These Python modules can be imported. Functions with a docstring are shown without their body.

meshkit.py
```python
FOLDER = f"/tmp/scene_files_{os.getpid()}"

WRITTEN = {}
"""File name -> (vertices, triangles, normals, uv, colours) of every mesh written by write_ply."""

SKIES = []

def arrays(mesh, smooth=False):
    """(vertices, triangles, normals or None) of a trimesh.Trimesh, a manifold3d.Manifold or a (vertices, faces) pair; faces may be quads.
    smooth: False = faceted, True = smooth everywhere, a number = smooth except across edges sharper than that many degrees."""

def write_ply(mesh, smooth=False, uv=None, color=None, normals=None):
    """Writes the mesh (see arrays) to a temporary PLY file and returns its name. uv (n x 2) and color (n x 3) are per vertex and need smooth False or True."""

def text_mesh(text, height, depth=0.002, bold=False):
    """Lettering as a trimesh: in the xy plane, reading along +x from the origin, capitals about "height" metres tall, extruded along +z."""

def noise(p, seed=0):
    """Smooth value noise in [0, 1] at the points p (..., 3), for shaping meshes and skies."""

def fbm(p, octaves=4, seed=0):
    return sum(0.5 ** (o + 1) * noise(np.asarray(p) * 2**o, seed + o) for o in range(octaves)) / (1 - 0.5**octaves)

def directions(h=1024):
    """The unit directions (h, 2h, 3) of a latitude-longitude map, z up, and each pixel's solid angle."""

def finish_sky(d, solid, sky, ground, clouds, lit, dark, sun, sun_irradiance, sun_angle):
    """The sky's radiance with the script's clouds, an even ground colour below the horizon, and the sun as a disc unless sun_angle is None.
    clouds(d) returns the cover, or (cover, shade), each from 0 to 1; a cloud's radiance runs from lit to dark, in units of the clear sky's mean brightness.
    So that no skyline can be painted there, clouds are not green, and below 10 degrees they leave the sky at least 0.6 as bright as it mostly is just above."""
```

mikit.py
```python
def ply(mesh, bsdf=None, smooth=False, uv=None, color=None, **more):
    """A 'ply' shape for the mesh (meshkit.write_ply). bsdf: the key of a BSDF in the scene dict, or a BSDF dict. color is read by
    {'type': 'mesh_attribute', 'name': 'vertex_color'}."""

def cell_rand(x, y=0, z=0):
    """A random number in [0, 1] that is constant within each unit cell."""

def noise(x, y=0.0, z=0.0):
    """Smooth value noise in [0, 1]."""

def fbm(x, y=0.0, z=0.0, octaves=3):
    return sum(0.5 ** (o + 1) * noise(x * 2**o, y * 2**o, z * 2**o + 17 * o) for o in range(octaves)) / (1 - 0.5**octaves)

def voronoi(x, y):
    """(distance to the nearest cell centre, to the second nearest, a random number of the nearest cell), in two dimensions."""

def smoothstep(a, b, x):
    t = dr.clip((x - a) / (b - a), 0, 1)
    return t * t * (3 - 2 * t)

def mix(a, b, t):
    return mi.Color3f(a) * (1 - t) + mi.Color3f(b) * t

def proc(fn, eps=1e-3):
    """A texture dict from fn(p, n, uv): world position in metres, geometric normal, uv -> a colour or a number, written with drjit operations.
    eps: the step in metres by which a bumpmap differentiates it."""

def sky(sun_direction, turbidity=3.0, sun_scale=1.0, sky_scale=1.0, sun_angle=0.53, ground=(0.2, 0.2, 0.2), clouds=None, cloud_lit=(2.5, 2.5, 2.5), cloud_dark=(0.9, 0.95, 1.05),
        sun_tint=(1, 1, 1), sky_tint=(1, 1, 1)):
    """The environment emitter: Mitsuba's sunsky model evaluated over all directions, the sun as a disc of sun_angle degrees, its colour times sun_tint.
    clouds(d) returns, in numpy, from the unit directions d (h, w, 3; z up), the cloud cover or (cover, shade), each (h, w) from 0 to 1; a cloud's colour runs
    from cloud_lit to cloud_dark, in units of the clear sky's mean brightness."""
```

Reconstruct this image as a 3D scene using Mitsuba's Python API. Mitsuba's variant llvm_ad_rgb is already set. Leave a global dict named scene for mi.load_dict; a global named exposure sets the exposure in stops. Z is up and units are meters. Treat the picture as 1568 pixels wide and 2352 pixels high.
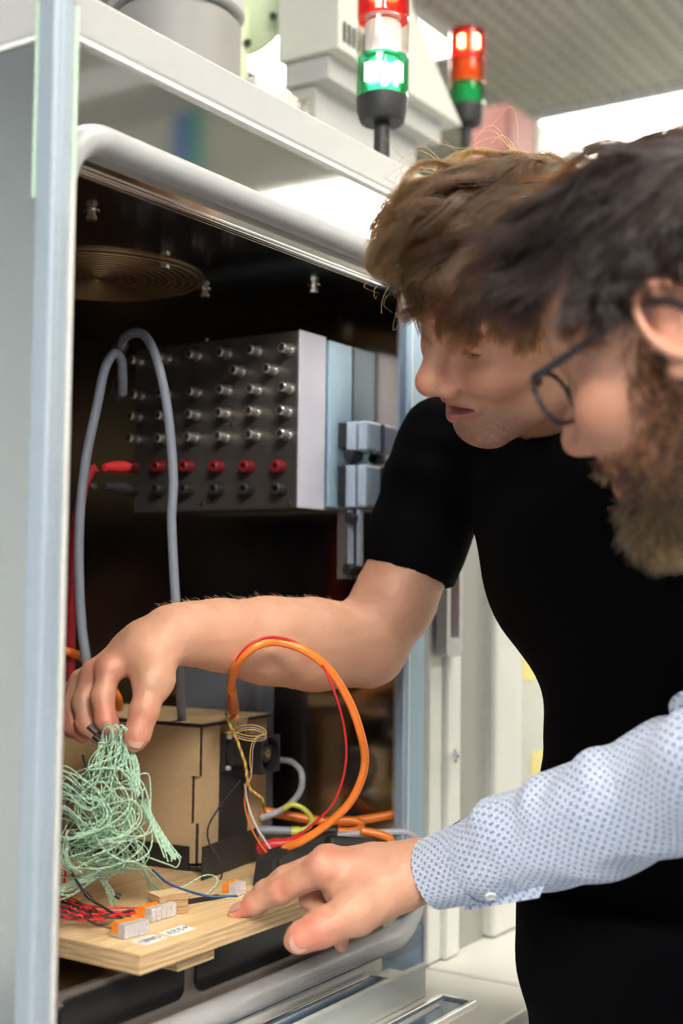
import math, os, random
import numpy as np, trimesh, manifold3d as m3, mitsuba as mi, drjit as dr
import mikit, meshkit
from mikit import proc, fbm, noise, smoothstep, mix, voronoi, cell_rand
random.seed(7); rng = np.random.default_rng(7)
T = mi.ScalarTransform4f
scene, labels = {}, {}

# ------------------------------------------------------------------ camera
# World: x points out of the chamber's front (x = 0), y runs along that front away from the camera, z is up.
F, CX, CY = 3000.0, 784.0, 1176.0
CAM = np.array([0.761, -0.757, 1.35])
AZ, PITCH, ROLL = math.radians(33.2), math.radians(3.2), math.radians(0.7)
_f0 = np.array([-math.sin(AZ), math.cos(AZ), 0.0])
_r0 = np.array([math.cos(AZ), math.sin(AZ), 0.0])
FWD = _f0 * math.cos(PITCH) + np.array([0, 0, 1.0]) * math.sin(PITCH)
_u0 = np.cross(_r0, FWD)
RGT = _r0 * math.cos(ROLL) + _u0 * math.sin(ROLL)
UPV = -_r0 * math.sin(ROLL) + _u0 * math.cos(ROLL)
FOCUS = 1.28
scene['camera'] = {'type': 'thinlens', 'fov': math.degrees(2 * math.atan(784 / F)), 'fov_axis': 'x', 'aperture_radius': 0.0078,
                   'focus_distance': FOCUS, 'near_clip': 0.05, 'far_clip': 60.0,
                   'to_world': T().look_at(origin=CAM.tolist(), target=(CAM + FWD).tolist(), up=UPV.tolist())}


def ray(px, py):
    return FWD + (px - CX) / F * RGT - (py - CY) / F * UPV


def at(px, py, z):
    """The point at depth z (metres in front of the camera) measured at this place of the photograph."""
    return CAM + z * ray(px, py)


def on(px, py, axis, value):
    """The point of the plane x, y or z = value measured at this place of the photograph."""
    d, k = ray(px, py), 'xyz'.index(axis)
    return CAM + d * ((value - CAM[k]) / d[k])


# ------------------------------------------------------------------ light
exposure = 0.5
scene['daylight'] = {'type': 'constant', 'radiance': {'type': 'rgb', 'value': [0.26, 0.39, 0.63]}}
LAMP = [12.0, 11.3, 10.2]

# ------------------------------------------------------------------ helpers
def key_for(name, parent=None):
    k = f'{parent}__{name}' if parent else name
    if k not in scene and k not in labels:
        return k
    n = 1
    while f'{k}_{n:03d}' in scene or f'{k}_{n:03d}' in labels:
        n += 1
    return f'{k}_{n:03d}'


def thing(name, label, cat, group=None):
    k = key_for(name)
    labels[k] = {'label': label, 'category': cat}
    if group:
        labels[k]['group'] = group
    return k


def obj(name, mesh, mat, parent=None, smooth=False, label=None, cat=None, group=None, kind=None, **kw):
    k = key_for(name, parent)
    scene[k] = mikit.ply(mesh, mat, smooth, **kw)
    e = {a: b for a, b in (('label', label), ('category', cat), ('group', group), ('kind', kind)) if b}
    if e:
        labels[k] = e
    return k


def again(name, src, parent, to_world=None):
    k = key_for(name, parent)
    scene[k] = {**scene[src], **({'to_world': to_world} if to_world is not None else {})}
    return k


cat = trimesh.util.concatenate
P = lambda *a: np.array(a, float)


def norm(v):
    v = np.asarray(v, float)
    return v / np.linalg.norm(v)


def box(lo, hi, r=0.0):
    lo, hi = np.minimum(lo, hi).astype(float), np.maximum(lo, hi).astype(float)
    if r <= 0:
        m = trimesh.creation.box(extents=hi - lo)
        m.apply_translation((lo + hi) / 2)
        return m
    r = min(r, 0.45 * (hi - lo).min())
    pts = []
    for s in np.ndindex(2, 2, 2):
        c = np.where(s, hi, lo)
        d = np.where(s, -r, r)
        pts += [c + d * P(0, 1, 1), c + d * P(1, 0, 1), c + d * P(1, 1, 0), c + d * 0.3]
    return trimesh.convex.convex_hull(np.array(pts))


def hull(pts):
    return trimesh.convex.convex_hull(np.array(pts, float))


def frame_of(d):
    d = norm(d)
    a = norm(np.cross(d, [0, 0, 1.0] if abs(d[2]) < 0.9 else [1.0, 0, 0]))
    return a, np.cross(d, a), d


def lathe(profile, origin=(0, 0, 0), axis=(0, 0, 1), n=32):
    """profile: (radius, height) pairs turned about axis through origin."""
    pr = np.array(profile, float)
    a, b, d = frame_of(axis)
    t = np.arange(n) * 2 * np.pi / n
    ring = np.cos(t)[:, None] * a + np.sin(t)[:, None] * b
    v = (np.asarray(origin) + pr[:, 1, None, None] * d + pr[:, 0, None, None] * ring[None]).reshape(-1, 3)
    i, j = np.meshgrid(np.arange(len(pr) - 1), np.arange(n), indexing='ij')
    q = np.stack([i * n + j, i * n + (j + 1) % n, (i + 1) * n + (j + 1) % n, (i + 1) * n + j], -1).reshape(-1, 4)
    m = trimesh.Trimesh(v, np.vstack([q[:, [0, 1, 2]], q[:, [0, 2, 3]]]), process=True)
    m.update_faces(m.nondegenerate_faces())
    return m


def cyl(p0, p1, r, n=20, bevel=None):
    p0, p1 = np.asarray(p0, float), np.asarray(p1, float)
    h = np.linalg.norm(p1 - p0)
    b = min(r, h) * 0.15 if bevel is None else bevel
    return lathe([(0, 0), (r - b, 0), (r, b), (r, h - b), (r - b, h), (0, h)], p0, p1 - p0, n)


def spline(pts, n=12):
    """Catmull-Rom through the points."""
    p = np.array(pts, float)
    if len(p) == 2:
        return p[0] + np.linspace(0, 1, n)[:, None] * (p[1] - p[0])
    p = np.vstack([2 * p[0] - p[1], p, 2 * p[-1] - p[-2]])
    t = np.linspace(0, 1, n, endpoint=False)[:, None]
    out = []
    for a, b, c, d in zip(p, p[1:], p[2:], p[3:]):
        out.append(0.5 * (2 * b + (c - a) * t + (2 * a - 5 * b + 4 * c - d) * t ** 2 + (3 * b - a - 3 * c + d) * t ** 3))
    return np.vstack(out + [p[-2:-1]])


def frames(p):
    t = np.gradient(p, axis=0)
    t /= np.linalg.norm(t, axis=1, keepdims=True) + 1e-12
    a = np.empty_like(t)
    a[0] = frame_of(t[0])[0]
    for k in range(1, len(t)):
        x = a[k - 1] - t[k] * np.dot(a[k - 1], t[k])
        a[k] = x / (np.linalg.norm(x) + 1e-12)
    return t, a, np.cross(t, a)


def tube(path, r, sides=8, caps=True):
    p = np.asarray(path, float)
    t, a, b = frames(p)
    ang = np.arange(sides) * 2 * np.pi / sides
    rr = np.broadcast_to(np.asarray(r, float), (len(p),))
    v = (p[:, None] + rr[:, None, None] * (np.cos(ang)[None, :, None] * a[:, None] + np.sin(ang)[None, :, None] * b[:, None])).reshape(-1, 3)
    i, j = np.meshgrid(np.arange(len(p) - 1), np.arange(sides), indexing='ij')
    q = np.stack([i * sides + j, i * sides + (j + 1) % sides, (i + 1) * sides + (j + 1) % sides, (i + 1) * sides + j], -1).reshape(-1, 4)
    f = [q[:, [0, 1, 2]], q[:, [0, 2, 3]]]
    if caps:
        n = len(v)
        v = np.vstack([v, p[:1], p[-1:]])
        k = np.arange(sides)
        f += [np.stack([k * 0 + n, (k + 1) % sides, k], 1), np.stack([k * 0 + n + 1, n - sides + k, n - sides + (k + 1) % sides], 1)]
    return trimesh.Trimesh(v, np.vstack(f), process=False)


def wire(pts, r, n=10, sides=8):
    return tube(spline(pts, n), r, sides)


def extrude(poly, depth, origin, ux, uy):
    """A shapely polygon in the plane (ux, uy) through origin, extruded along ux x uy by depth."""
    m = trimesh.creation.extrude_polygon(poly, abs(depth), engine='earcut')
    ux, uy = norm(ux), norm(uy)
    uz = np.cross(ux, uy)
    M = np.eye(4)
    M[:3, 0], M[:3, 1], M[:3, 2], M[:3, 3] = ux, uy, uz, np.asarray(origin, float) + (uz * depth if depth < 0 else 0)
    m.apply_transform(M)
    return m


def rrect(w, h, r, cx=0, cy=0):
    from shapely.geometry import box as sbox
    return sbox(cx - w / 2 + r, cy - h / 2 + r, cx + w / 2 - r, cy + h / 2 - r).buffer(r, quad_segs=8)


# ---- signed distance shapes, for bodies and clothes
def smin(a, b, k):
    h = np.maximum(k - np.abs(a - b), 0) / k
    return np.minimum(a, b) - h * h * k * 0.25


def smax(a, b, k):
    return -smin(-a, -b, k)


def s_cone(p, a, b, r1, r2):
    a, b = np.asarray(a, float), np.asarray(b, float)
    ba = b - a
    l2 = ba @ ba
    rr = r1 - r2
    a2 = l2 - rr * rr
    if a2 <= 1e-12:
        c, r = (a, r1) if r1 > r2 else (b, r2)
        return np.linalg.norm(p - c, axis=1) - r
    il2 = 1 / l2
    pa = p - a
    y = pa @ ba
    z = y - l2
    x2 = np.maximum(((pa * l2 - ba * y[:, None]) ** 2).sum(1), 0)
    y2, z2 = y * y * l2, z * z * l2
    k = np.sign(rr) * rr * rr * x2
    d = (np.sqrt(x2 * a2 * il2) + y * rr) * il2 - r1
    c1 = np.sign(z) * a2 * z2 > k
    c2 = np.sign(y) * a2 * y2 < k
    d = np.where(c2, np.sqrt(x2 + y2) * il2 - r1, d)
    return np.where(c1, np.sqrt(x2 + z2) * il2 - r2, d)


def s_ell(p, c, r, R=None):
    q = p - np.asarray(c, float)
    if R is not None:
        q = q @ np.asarray(R)
    r = np.asarray(r, float)
    k0 = np.linalg.norm(q / r, axis=1)
    k1 = np.linalg.norm(q / r ** 2, axis=1)
    return k0 * (k0 - 1) / np.maximum(k1, 1e-9)


def s_box(p, c, half, r=0.0, R=None):
    q = p - np.asarray(c, float)
    if R is not None:
        q = q @ np.asarray(R)
    d = np.abs(q) - (np.asarray(half, float) - r)
    return np.linalg.norm(np.maximum(d, 0), axis=1) + np.minimum(d.max(1), 0) - r


def skin_of(fn, lo, hi, h, margin=1.6):
    """Surface nets of fn(points) = 0 inside lo..hi with cells of h; only blocks near the surface are sampled."""
    lo, hi = np.asarray(lo, float), np.asarray(hi, float)
    B = 8
    nb = np.maximum(np.ceil((hi - lo) / (h * B)).astype(int), 1)
    N = nb * B + 1
    c = np.stack(np.meshgrid(*[(np.arange(n) + 0.5) * B * h for n in nb], indexing='ij'), -1).reshape(-1, 3) + lo
    d = fn(c)
    near = np.abs(d) < B * h * 0.87 * margin
    D = np.repeat(np.repeat(np.repeat(np.where(d > 0, 1.0, -1.0).reshape(nb), B, 0), B, 1), B, 2)
    D = np.pad(D, ((0, 1), (0, 1), (0, 1)), mode='edge')
    off = np.stack(np.meshgrid(*[np.arange(B + 1)] * 3, indexing='ij'), -1).reshape(-1, 3)
    base = np.stack(np.unravel_index(np.nonzero(near)[0], nb), 1) * B
    for s in range(0, len(base), 1500):
        idx = (base[s:s + 1500, None] + off[None]).reshape(-1, 3)
        flat = np.unique(np.ravel_multi_index(idx.T, N))
        ii = np.stack(np.unravel_index(flat, N), 1)
        D.reshape(-1)[flat] = fn(lo + ii * h)
    D[0], D[-1], D[:, 0], D[:, -1], D[:, :, 0], D[:, :, -1] = (np.maximum(x, 1e-4) for x in (D[0], D[-1], D[:, 0], D[:, -1], D[:, :, 0], D[:, :, -1]))
    S = D < 0
    cells = np.zeros(N - 1, int)
    for o in np.ndindex(2, 2, 2):
        cells += S[o[0]:N[0] - 1 + o[0], o[1]:N[1] - 1 + o[1], o[2]:N[2] - 1 + o[2]]
    act = (cells > 0) & (cells < 8)
    ci = np.argwhere(act)
    num = np.full(N - 1, -1)
    num[act] = np.arange(len(ci))
    acc, cnt = np.zeros((len(ci), 3)), np.zeros(len(ci))
    for ax in range(3):
        for o in np.ndindex(2, 2):
            p0 = np.insert(np.array(o), ax, 0)
            p1 = np.insert(np.array(o), ax, 1)
            a, b = D[tuple((ci + p0).T)], D[tuple((ci + p1).T)]
            x = (a < 0) != (b < 0)
            t = np.where(x, a / np.where(x, a - b, 1), 0)
            acc[x] += p0 + t[x, None] * (p1 - p0)
            cnt[x] += 1
    v = lo + (ci + acc / cnt[:, None]) * h
    faces = []
    for ax in range(3):
        u, w = (ax + 1) % 3, (ax + 2) % 3
        sl0, sl1 = [slice(None)] * 3, [slice(None)] * 3
        sl0[ax], sl1[ax] = slice(0, -1), slice(1, None)
        e = np.argwhere(S[tuple(sl0)] != S[tuple(sl1)])
        e = e[(e[:, u] > 0) & (e[:, w] > 0) & (e[:, u] < N[u] - 1) & (e[:, w] < N[w] - 1)]
        inside = S[tuple(e.T)]
        q = []
        for du, dw in ((1, 1), (0, 1), (0, 0), (1, 0)):
            cc = e.copy()
            cc[:, u] -= du
            cc[:, w] -= dw
            q.append(num[tuple(cc.T)])
        q = np.stack(q, 1)
        q[~inside] = q[~inside][:, ::-1]
        faces.append(q)
    q = np.vstack(faces)
    q = q[(q >= 0).all(1)]
    return trimesh.Trimesh(v, np.vstack([q[:, [0, 1, 2]], q[:, [0, 2, 3]]]), process=False)


# ------------------------------------------------------------------ materials
def rgb(*c):
    return {'type': 'rgb', 'value': list(c)}


def pr(name, col, rough=0.5, metallic=0.0, spec=0.5, two=True, **kw):
    b = {'type': 'principled', 'base_color': rgb(*col) if isinstance(col, (tuple, list)) else col, 'roughness': rough, 'metallic': metallic, 'specular': spec, **kw}
    scene[name] = {'type': 'twosided', 'bsdf': b} if two else b
    return name


pr('m_white', (0.42, 0.42, 0.41), 0.38)
pr('m_cream', (0.60, 0.59, 0.54), 0.45)
pr('m_grey', (0.42, 0.42, 0.41), 0.5)
pr('m_alu', (0.66, 0.70, 0.75), 0.34, 0.55)
pr('m_chrome', (0.83, 0.80, 0.77), 0.12, 1.0)
pr('m_mirror', (0.80, 0.80, 0.78), 0.06, 1.0)
pr('m_gasket', (0.36, 0.36, 0.36), 0.42)
pr('m_black', (0.018, 0.018, 0.019), 0.5)
pr('m_black_gloss', (0.012, 0.012, 0.013), 0.18)
pr('m_screw', (0.75, 0.70, 0.66), 0.22, 1.0)
pr('m_steel', proc(lambda p, n, uv: mix((0.30, 0.27, 0.24), (0.42, 0.38, 0.34), fbm(p.x * 6, p.y * 6, p.z * 6))), 0.13, 1.0)

# ------------------------------------------------------------------ the room
def ceil_fn(p, n, uv):
    x, y = p.x / 0.055, p.y / 0.055
    fx, fy = x - dr.floor(x) - 0.5, y - dr.floor(y) - 0.5
    hole = smoothstep(0.16, 0.30, dr.sqrt(fx * fx + fy * fy))
    px, py = p.x / 0.6, p.y / 1.2
    gx, gy = dr.abs(px - dr.floor(px) - 0.5), dr.abs(py - dr.floor(py) - 0.5)
    seam = dr.maximum(smoothstep(0.488, 0.496, gx), smoothstep(0.494, 0.498, gy))
    base = mix((0.08, 0.078, 0.07), (0.40, 0.39, 0.355), hole) * (0.85 + 0.3 * fbm(p.x * 1.7, p.y * 1.7))
    return mix(base, (0.16, 0.16, 0.15), seam)


pr('m_ceiling', proc(ceil_fn), 0.8)
pr('m_floor', proc(lambda p, n, uv: mix((0.20, 0.21, 0.22), (0.27, 0.28, 0.29), fbm(p.x * 5, p.y * 5, octaves=4))), 0.45)
pr('m_wall', proc(lambda p, n, uv: mix((0.66, 0.66, 0.58), (0.72, 0.72, 0.65), fbm(p.x * 2, p.y * 2, p.z * 2))), 0.7)
pr('m_lampframe', (0.8, 0.8, 0.78), 0.5)
X0, X1, Y0, Y1, H = -2.6, 4.2, -4.0, 6.0, 3.0
obj('floor', box((X0, Y0, -0.1), (X1, Y1, 0)), 'm_floor', kind='structure', label='grey floor of the lab')
obj('ceiling', box((X0, Y0, H), (X1, Y1, H + 0.1)), 'm_ceiling', kind='structure', label='grey perforated metal ceiling')
obj('wall_back', box((X0, Y1, 0), (X1, Y1 + 0.1, H)), 'm_wall', kind='structure', label='pale wall at the far end of the lab')
obj('wall_left', box((X0 - 0.1, Y0, 0), (X0, Y1, H)), 'm_wall', kind='structure')
obj('wall_right', box((X1, Y0 + 2.2, 0), (X1 + 0.1, Y1, H)), 'm_wall', kind='structure')
# behind the photographer the room opens to a row of windows
obj('wall_front', cat([box((X0, Y0 - 0.1, 0), (X1, Y0, 0.8)), box((X0, Y0 - 0.1, 2.7), (X1, Y0, H))]
    + [box((x - 0.06, Y0 - 0.1, 0.8), (x + 0.06, Y0, 2.7)) for x in np.linspace(X0 + 0.06, X1 - 0.06, 6)]), 'm_wall', kind='structure')


def ceiling_lamp(x, y, lx, ly, label, power=1.0):
    t = thing('ceiling_light', label, 'ceiling light', None)
    obj('frame', cat([box((x - lx / 2 - .02, y - ly / 2 - .02, H - .03), (x + lx / 2 + .02, y - ly / 2, H)), box((x - lx / 2 - .02, y + ly / 2, H - .03), (x + lx / 2 + .02, y + ly / 2 + .02, H)),
                      box((x - lx / 2 - .02, y - ly / 2, H - .03), (x - lx / 2, y + ly / 2, H)), box((x + lx / 2, y - ly / 2, H - .03), (x + lx / 2 + .02, y + ly / 2, H))]), 'm_lampframe', t)
    k = obj('diffuser', ((P((x - lx / 2, y - ly / 2, H - .02), (x - lx / 2, y + ly / 2, H - .02), (x + lx / 2, y + ly / 2, H - .02), (x + lx / 2, y - ly / 2, H - .02))), np.array([[0, 1, 2], [0, 2, 3]])), 'm_lampframe', t)
    scene[k]['emitter'] = {'type': 'area', 'radiance': rgb(*[c * power for c in LAMP])}


c0 = on(1230, 265, 'z', H)
ceiling_lamp(c0[0] + 0.75, c0[1] + 0.55, 1.5, 1.1, 'large white ceiling light panel glowing above the bearded man\'s head')
ceiling_lamp(0.9, 0.6, 1.2, 0.6, 'white ceiling light panel over the space in front of the chamber', .85)
ceiling_lamp(0.5, -1.6, 1.2, 0.6, 'white ceiling light panel behind the photographer')
ceiling_lamp(2.0, -1.7, 1.2, 1.2, 'large white ceiling light panel added out of view to brighten the box front and the cheek', 2.9)  # added lamp, lifts the fibreboard box front and the cheek
ceiling_lamp(2.2, 4.2, 1.0, 1.2, 'white ceiling light panel at the far right of the lab')
ceiling_lamp(2.8, 0.8, 0.6, 1.2, 'white ceiling light panel further into the room')
c1 = on(690, 40, 'z', H)
ceiling_lamp(c1[0], c1[1], .62, .8, 'bright white ceiling light panel seen behind the round pale green plate')

# ------------------------------------------------------------------ the test chamber
pr('m_post', (0.40, 0.47, 0.54), 0.36, 0.45)
ch = thing('test_chamber', 'white framed climate test chamber with its steel interior open, plywood board inside', 'test chamber')
YE = 0.60
ytop = 1.86
PX, PY = 0.036, on(150, 1000, 'x', 0.036)[1]
obj('corner_post', box((PX - .020, PY - 0.020, 0.0), (PX, PY, ytop + .14), 0.003), 'm_post', ch, 20, label='blue grey aluminium corner post')
obj('post_groove', box((PX - .004, PY - .012, 0.87), (PX + .0006, PY - .008, ytop + .1)), 'm_post', ch)
obj('seal_strip', box((PX - .012, PY - 0.0005, 0.86), (PX + .001, PY + 0.0035, 1.80), 0.001), 'm_cream', ch)
pr('m_green_edge', (0.52, 0.66, 0.52), 0.15)
obj('glass_edge', box((PX - .010, PY - 0.0005, 1.665), (PX + .0012, PY + 0.0036, 1.80)), 'm_green_edge', ch, label='pale green glass edge')
obj('glass_edge', box((PX - .0215, PY - 0.0212, 1.645), (PX - .0195, PY - 0.019, 1.80)), 'm_green_edge', ch, label='pale green glass edge')
zl, zu = on(784, 382, 'x', 0)[2], on(784, 300, 'x', 0)[2]
obj('top_rail', box((-0.04, -0.003, zl), (0.0, YE, zu), 0.003), 'm_white', ch, 20)
pr('m_trim_bright', (.86, .85, .80), .3)
obj('rail_trim', box((-0.01, -0.003, zl - 0.006), (0.0015, YE, zl - 0.001), 0.001), 'm_trim_bright', ch)
SY = PY - .018
zs = on(35, 95, 'y', SY)[2]
obj('side_rail', box((-0.70, SY, zs), (PX - .021, SY + .02, zs + .08), 0.003), 'm_white', ch, 20)
obj('side_rail_trim', box((-0.70, SY - .0015, zs - 0.005), (PX - .021, SY + .01, zs - 0.0005), 0.001), 'm_trim_bright', ch)
pr('m_side', (0.60, 0.64, 0.68), 0.16, 0.9)
obj('side_panel', box((-0.70, SY + .001, 0.0), (PX - .021, SY + .006, zs - 0.006)), 'm_side', ch, label='polished outer side panel')
obj('fascia_panel', box((-0.012, -0.003, 1.70), (-0.004, YE, zl - 0.004)), 'm_mirror', ch, label='mirror polished panel over the opening')
obj('roof', box((-0.70, -0.03, zu - 0.02), (-0.04, YE, zu - 0.004)), 'm_white', ch)
# rubber bead round the opening
yb0, yb1, zb0, zb1, rc = -0.018, on(958, 1700, 'x', .005)[1], 0.958, 1.7175, 0.05
loop = []
for cy, cz, a0 in ((yb1 - rc, zb1 - rc, 0), (yb0 + rc, zb1 - rc, 90), (yb0 + rc, zb0 + rc, 180), (yb1 - rc, zb0 + rc, 270)):
    for a in np.radians(np.linspace(a0, a0 + 90, 12)):
        loop.append((0.004, cy + rc * math.cos(a), cz + rc * math.sin(a)))
loop = np.array(loop + loop[:1])
dense = np.vstack([a + np.linspace(0, 1, max(2, int(np.linalg.norm(b - a) / 0.02)), endpoint=False)[:, None] * (b - a) for a, b in zip(loop, loop[1:])] + [loop[:1]])
obj('door_seal', tube(dense, 0.0128, 16, caps=False), 'm_gasket', ch, True, label='grey rubber bead running round the opening')
pr('m_blue_profile', (0.34, 0.47, 0.60), 0.3, 0.5)
y0_, y1_ = on(932, 1600, 'x', .016)[1], on(985, 1600, 'x', .016)[1]
obj('jamb_profile', box((0.0, y0_, .985), (.016, y1_, 1.70), .004), 'm_blue_profile', ch, 20, label='blue grey metal profile at the right of the opening')
obj('profile_groove', box((.012, y0_ + .005, .99), (.0166, y0_ + .008, 1.69)), 'm_alu', ch)
# lip, rods and strip under the top bead
z = on(784, 625, 'x', -0.012)[2]
pr('m_lip', (0.33, 0.28, 0.24), 0.4)
obj('seal_lip', box((-0.03, 0.004, z + 0.020), (0.0, YE - .04, z + 0.032), 0.002), 'm_lip', ch)
obj('chrome_strip', box((-0.02, 0.006, z + 0.003), (-0.010, YE - .05, z + 0.016), 0.002), 'm_chrome', ch)
for dz in (0.001, 0.018):
    obj('chrome_rod', cyl((-0.010, 0.006, z + dz), (-0.010, YE - .05, z + dz), 0.0022, 10), 'm_chrome', ch, 40)
# steel interior
IX, IY0, IY1, IZ0, IZ1 = -0.68, -0.028, 0.55, 1.010, 1.688
obj('inner_ceiling', box((IX, IY0, IZ1), (-0.012, IY1, IZ1 + .006)), 'm_steel', ch, label='dark polished steel ceiling')
obj('inner_end_wall', box((IX, IY1, IZ0), (-0.004, IY1 + .006, IZ1)), 'm_steel', ch, label='dark polished steel wall')
obj('inner_rear_wall', box((IX - .006, IY0, IZ0), (IX, IY1, IZ1)), 'm_steel', ch)
obj('inner_near_wall', box((IX, IY0 - .002, IZ0), (-0.03, IY0, IZ1)), 'm_steel', ch)
obj('inner_floor', box((IX, IY0, IZ0 - .006), (-0.03, IY1, IZ0)), 'm_steel', ch)
obj('jamb', box((-0.02, IY1, IZ0 - .03), (-0.002, YE + .0, 1.70)), 'm_white', ch)
for px, py in ((210, 484), (378, 598), (470, 665), (720, 655)):
    c = on(px, py, 'z', IZ1)
    obj('bolt', cat([lathe([(0, 0), (.0055, 0), (.0055, .004), (.004, .0055), (.004, .009), (0, .009)], c - P(0, 0, .009), (0, 0, 1), 6), cyl(c - P(0, 0, .001), c, .008, 16)]), 'm_screw', ch)
# round ventilation grille: concentric rings
pr('m_grille', (0.24, 0.165, 0.09), 0.35, 0.8)
gc = on(225, 632, 'z', IZ1)
g = obj('vent_grille', cyl(gc - P(0, 0, .002), gc + P(0, 0, .001), 0.118, 48), 'm_grille', ch, label='round brown ventilation grille in the ceiling')
for i in range(13):
    a = np.linspace(0, 2 * np.pi, 49)
    r = 0.012 + 0.0082 * i
    ringm = tube(np.c_[gc[0] + r * np.cos(a), gc[1] + r * np.sin(a), a * 0 + gc[2] - .003], 0.0022, 6, caps=False)
    obj('ring', ringm, 'm_grille', g, True)
# kick plate under the inner floor with two dark windows
pr('m_kick', (0.30, 0.27, 0.25), 0.35, 0.6)
obj('kick_plate', box((-0.036, IY0, 0.93), (-0.03, IY1, IZ0)), 'm_kick', ch)
for y0, y1 in ((0.035, 0.192), (0.21, 0.367), (0.385, 0.535)):
    obj('dark_window', extrude(rrect(y1 - y0, .036, .010, (y0 + y1) / 2, .987), 0.004, (-0.0305, 0, 0), (0, 1, 0), (0, 0, 1)), 'm_black_gloss', ch, label='dark rounded window below the inner floor')
pr('m_red_dark', (0.16, 0.012, 0.012), 0.2)
obj('door_channel', box((-0.03, IY0, 0.93), (-0.006, YE, 0.952)), 'm_black', ch)
for dx, dz in ((-0.016, .954), (-0.022, .9555)):
    obj('channel_rib', box((dx - .002, IY0, dz - .003), (dx + .002, YE - .03, dz + .004)), 'm_kick', ch)
pr('m_display', (0.05, 0.10, 0.17), 0.08)
# lower front: cream steps, mirror panel and two chrome framed recesses
obj('lower_panel', box((-0.02, -0.03, 0.906), (-0.006, YE, 0.955)), 'm_display', ch, label='dark blue glossy panel below the opening')
pr('m_lip_clear', (0.55, 0.58, 0.53), 0.15)
yA, yB = on(872, 2195, 'z', .944)[1], on(975, 2238, 'z', .930)[1]
obj('step_strip', box((-0.006, -0.04, 0.905), (0.006, yA, 0.944), 0.003), 'm_cream', ch, 20)
obj('step_strip', box((0.006, -0.04, 0.905), (0.045, yB, 0.930), 0.003), 'm_cream', ch, 20)
obj('ledge_lip', box((0.045, -0.04, 0.905), (0.052, yB + .005, 0.941), 0.002), 'm_lip_clear', ch, 20, label='pale translucent lip')
obj('base_top', box((-0.72, -0.06, 0.865), (0.160, YE + .001, 0.905), 0.005), 'm_cream', ch, 20)
obj('base_body', box((-0.72, -0.05, 0.06), (0.140, YE - .002, 0.865), 0.005), 'm_cream', ch)
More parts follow.
